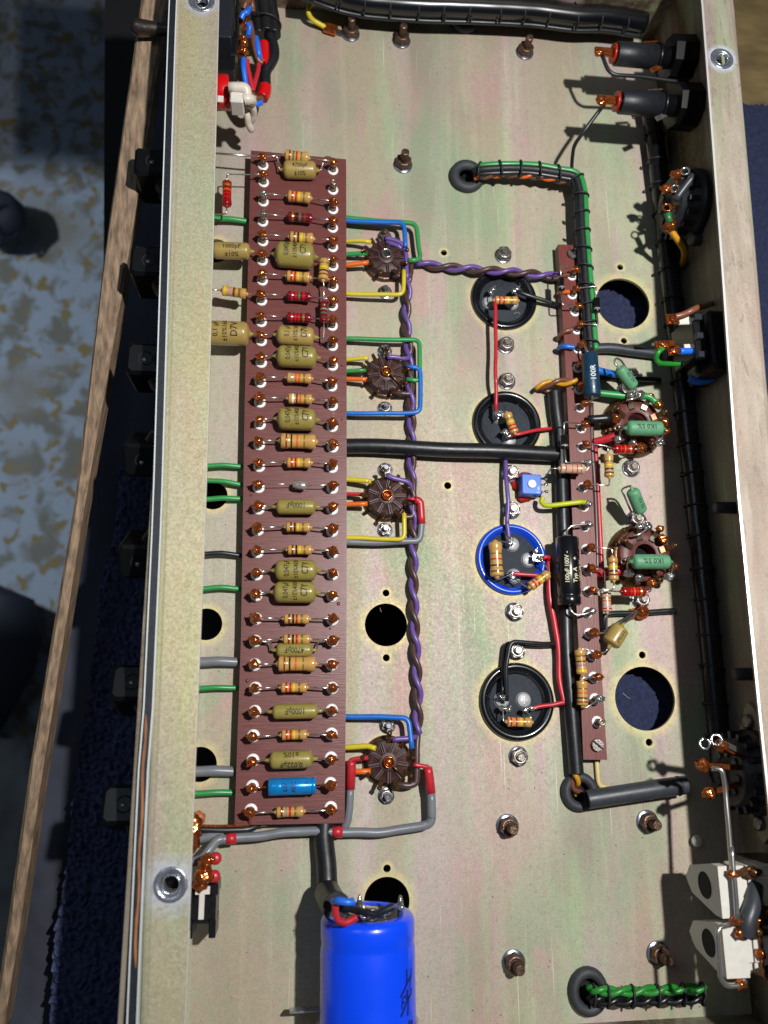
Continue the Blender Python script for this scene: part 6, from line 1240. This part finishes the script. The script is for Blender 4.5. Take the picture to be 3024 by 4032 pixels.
def lug(px0, py0, px1, py1, z0, z1):
    b = MB(); p0, p1 = P(*Bc(px0, py0), z0), P(*Bc(px1, py1), z1); b.tube([p0, p0.lerp(p1, .55), p0.lerp(p1, .6), p1], [1.2, 1.0, 1.3, .55], 8); b.blob(p0.lerp(p1, .55), 1.6, 1.6, 1.8, .3, 10, 8, px0); b.build('lug', 'tin_solder', t)
zt = cc.z+Rb*.45
lug(715, 560, 718, 245, zt-6, zt-2); lug(760, 690, 768, 370, zt+2, zt+6); lug(1245, 590, 1250, 255, zt-2, zt+2)
# printed maker's emblem: slanted strokes with F&T between them
def stroke(qs, w_, parent, ink='ink_navy'):
    b = MB(); pts = []
    for (x, y) in qs:
        # drop the point onto the can surface
        lo, hi = cc.z, cc.z+Rb+2
        for _ in range(30):
            m_ = (lo+hi)/2; p = P(*Bc(x, y), m_); rel = p-cc; rad = (rel-axd*rel.dot(axd)).length
            if rad > Rb: hi = m_
            else: lo = m_
        pts.append(P(*Bc(x, y), hi))
    for a_, c_ in zip(pts, pts[1:]):
        n_ = max(2, int((c_-a_).length/1.0)); prev = None
        ring = []
        for i in range(n_+1):
            p = a_.lerp(c_, i/n_); rel = p-cc; ra = rel-axd*rel.dot(axd); p = cc+axd*rel.dot(axd)+ra.normalized()*(Rb+.06)
            d = (c_-a_).normalized(); sd = d.cross(ra).normalized()*w_/2; ring += [p-sd, p+sd]
        b.add(ring, [(2*i, 2*i+1, 2*i+3, 2*i+2) for i in range(n_)], 0, False)
    return b.build('print', ink, parent)
for qs in ([(1330, 1215), (1333, 1330), (1330, 1400)], [(1395, 1200), (1388, 1290), (1335, 1400), (1252, 1585)], [(1397, 1460), (1388, 1530), (1330, 1640), (1255, 1840)], [(1352, 1600), (1348, 1700), (1345, 1820)]): stroke(qs, .85, t)
for qs in ([(1280, 1590), (1272, 1670), (1268, 1742)], [(1278, 1595), (1322, 1560)], [(1272, 1665), (1305, 1640)], [(1386, 1300), (1378, 1400), (1374, 1500)], [(1352, 1350), (1398, 1295)],
           [(1358, 1600), (1340, 1560), (1325, 1515), (1335, 1490), (1350, 1505), (1348, 1535), (1326, 1570), (1326, 1600), (1342, 1605), (1360, 1565)]): stroke(qs, .6, t)
for qs in ([(1355, 1905), (1370, 1895), (1372, 1915), (1352, 1945)], [(1385, 1900), (1402, 1890), (1402, 1912), (1385, 1945)]): stroke(qs, .8, t)
t2 = thing('can_clamp', (cc.x-Rb, cc.y-46, 0), 'bright metal clamp band round the lower end of the big blue can', 'clamp')
b = MB(); kk = cc+axd*((P(*Bc(820, 1880), cc.z+Rb).y-cc.y)*-1+7); b.lathe(kk, axd, [(0, Rb+.1), (0, Rb+.9), (12, Rb+.9), (12, Rb+.1)], 60, caps=False); b.build('band', 'insert_metal', t2)
b = MB(); b.box((kk.x-Rb-5, kk.y-1, 9), (12, .9, 4), None, 0, .3); b.build('ear', 'insert_metal', t2)
wire('blue_wire', smooth([P(*Bc(375, 330), 38), P(*Bc(440, 320), 42), P(*Bc(560, 340), 43), P(*Bc(630, 330), 42)]), 1.35, 'pvc_eblue', 'thick blue wire above the end of the big blue can', raw=True)
wire('red_wire', smooth([P(*Bc(395, 370), 37), P(*Bc(395, 480), 40), P(*Bc(430, 570), 42), P(*Bc(520, 600), 43), P(*Bc(600, 570), 43), P(*Bc(680, 530), 43)]), 1.3, 'pvc_red', 'thick red wire curling over the end of the big blue can', raw=True)
wire('black_wire', smooth([P(*Bc(450, 400), 30), P(*Bc(650, 450), 34), P(*Bc(800, 480), 40), P(*Bc(930, 510), 42), P(*Bc(1040, 460), 43), P(*Bc(1170, 390), 43)]), 1.3, 'pvc_black', 'black wire running across the end of the big blue can to its right lug', raw=True)
wire('cable_mouth', smooth([P(*Bc(300, 230), 14), P(*Bc(350, 330), 22), P(*Bc(420, 400), 30)]), 5.2, 'black_sleeve', 'open black cable mouth from which the blue and red wires emerge', 'cable sleeve', raw=True, seg=18)

# ============================================================ CONTROL KNOBS
def knob(px, py, sgn, k, label, dimple=True, rot=0.):
    zk = 30; c = P(px, py, zk); x0 = atY(fo, c.y)-.1; t = thing('control_knob', (x0, c.y, zk-11), label, 'knob', 'black pointer knobs on the front panel')
    b = MB(); b.lathe((x0, c.y, zk), (-1, 0, 0), [(0, 12.4), (1.5, 12.4), (4, 11.6), (6.5, 9.8), (8.6, 7.0), (9.6, 4.0)], 40); b.build('skirt', 'knob_black', t)
    Rr_ = Matrix.Rotation(rot, 3, 'X'); b = MB(); b.box(Vector((x0-8.5, c.y, zk)), (15, 13.6, 22), Rr_, 0, 1.3); b.build('pointer_grip', 'knob_black', t)
    if dimple:
        n = Rr_@Vector((0, 0, 1)); ce = Vector((x0-8, c.y, zk))+n*11.02; b = MB(); b.lathe(ce-n*.4, n, [(0, 2.6), (.45, 2.6), (.5, 2.9), (.42, 3.1)], 22, caps=False); b.lathe(ce-n*.3, n, [(0, 2.6), (.05, .1)], 20); b.build('grub_screw', 'dark_hole', t)
        b = MB(); b.blob(ce-n*.1+Vector((-.4, -.6, 0)), 1.2, 1.1, .4, .1, 10, 6, k); b.build('screw_glint', 'steel', t)
    return t
KN = [(660, 700, 'topmost knob on the front panel, its round screw hole facing up'), (650, 1080, 'second knob from the top on the front panel'), (640, 1455, 'third knob from the top, beside the narrowing rail'),
      (625, 1790, 'fourth knob from the top on the front panel, in deep shade'), (615, 2180, 'fifth knob from the top, above the blue towel'), (590, 2720, 'sixth knob from the top, lying over the blue towel'), (565, 3180, 'lowest knob on the front panel, near the bottom left insert')]
for k, (px, py, lb) in enumerate(KN): knob(px, py, 1, k, lb, True, [.0, 0, 0, .55, .5, -.3, -.25][k])
t = thing('jack_nut', P(520, 3700, 20), 'dark round jack nut low on the front panel', 'nut'); c = P(520, 3590, 30); x0 = atY(fo, c.y)
b = MB(); b.lathe((x0, c.y, 30), (-1, 0, 0), [(0, 9), (2.2, 9), (2.6, 8), (2.6, 4)], 30); b.build('ring', 'steel', t)
b = MB(); c = P(640, 340, 32); x0 = atY(fo, c.y); b.lathe((x0, c.y, 32), (-1, 0, 0), [(0, 10), (2, 9.8), (4, 7.5), (5, 4)], 32); mat('lens_red', '#5a0810', .2); tag(b.build('lamp_lens', 'lens_red'), 'dark red lamp lens on the front panel beside the rail', 'lamp')
# ============================================================ SMALL DEBRIS, DUST, STAINS
mat('dust_dark', '#3a3226', .8); mat('fibre_white', '#d8d6cc', .7); mat('drop_red', '#5a1a16', .25)
rg = random.Random(11); b = MB()
for k in range(420):
    x_, y_ = rg.uniform(XL+15, 172), rg.uniform(Y0+2, Y1-5); r_ = rg.choice([.12, .16, .2, .3]); 
    if any((x_-h[0])**2+(y_-h[1])**2 < (h[2]+.5)**2 for h in CUT): continue
    n_ = 5; b.add([(x_+r_*math.cos(6.283*j/n_+k), y_+r_*rg.uniform(.6, 1.3)*math.sin(6.283*j/n_+k), .06) for j in range(n_)], [tuple(range(n_))], 0, False)
tag(b.build('dust', 'dust_dark'), 'fine dark specks of dust scattered over the chassis plate', 'dust', None, 'stuff')
b = MB()
for k in range(80):
    x_, y_ = rg.uniform(XL+20, 165), rg.uniform(Y0+4, Y1-10); a_ = rg.uniform(0, 6.28); L_ = rg.uniform(1.5, 6); pts = []
    for j in range(7): a_ += rg.uniform(-.6, .6); x_ += L_/7*math.cos(a_); y_ += L_/7*math.sin(a_); pts.append(Vector((x_, y_, .12+.1*(j % 3))))
    b.tube(pts, .06, 4)
tag(b.build('lint', 'fibre_white'), 'short pale fibres of lint lying on the chassis plate', 'lint', None, 'stuff')
for (x_, y_, r_) in ((1346, 1652, .5), (1333, 2377, .8), (1300, 2475, .5), (989, 1951, .55), (968, 2285, .5), (973, 2681, .7), (1284, 3110, .5), (1346, 1440, .45)):
    c = P(x_, y_, ZB); b = MB(); b.lathe(c, (0, 0, 1), [(0, r_), (.12, r_*.9), (.16, .05)], 12); b.build('flux_drop', 'drop_red', tb)
# dark jack behind the white blocks at the right margin
t = thing('jack_socket', (XR-4, P(2990, 3650, 40).y, 26), 'dark jack socket with copper pins at the right margin beyond the white blocks', 'jack socket'); c = P(3000, 3680, 44)
b = MB(); b.box(c+Vector((2, 0, -8)), (10, 20, 14), None, 0, 1); b.build('body', 'black_plastic', t)
for dy in (5, -6): b = MB(); b.blob(c+Vector((-2, dy, 1)), 1.9, 1.9, 1.6, .3, 10, 8, 5); b.tube([c+Vector((-2, dy, 1)), c+Vector((-1, dy-9, 1))], .5, 6); b.build('pin', 'copper_solder', t)
for o in bpy.data.objects:
    if 'org_' in o: del o['org_']
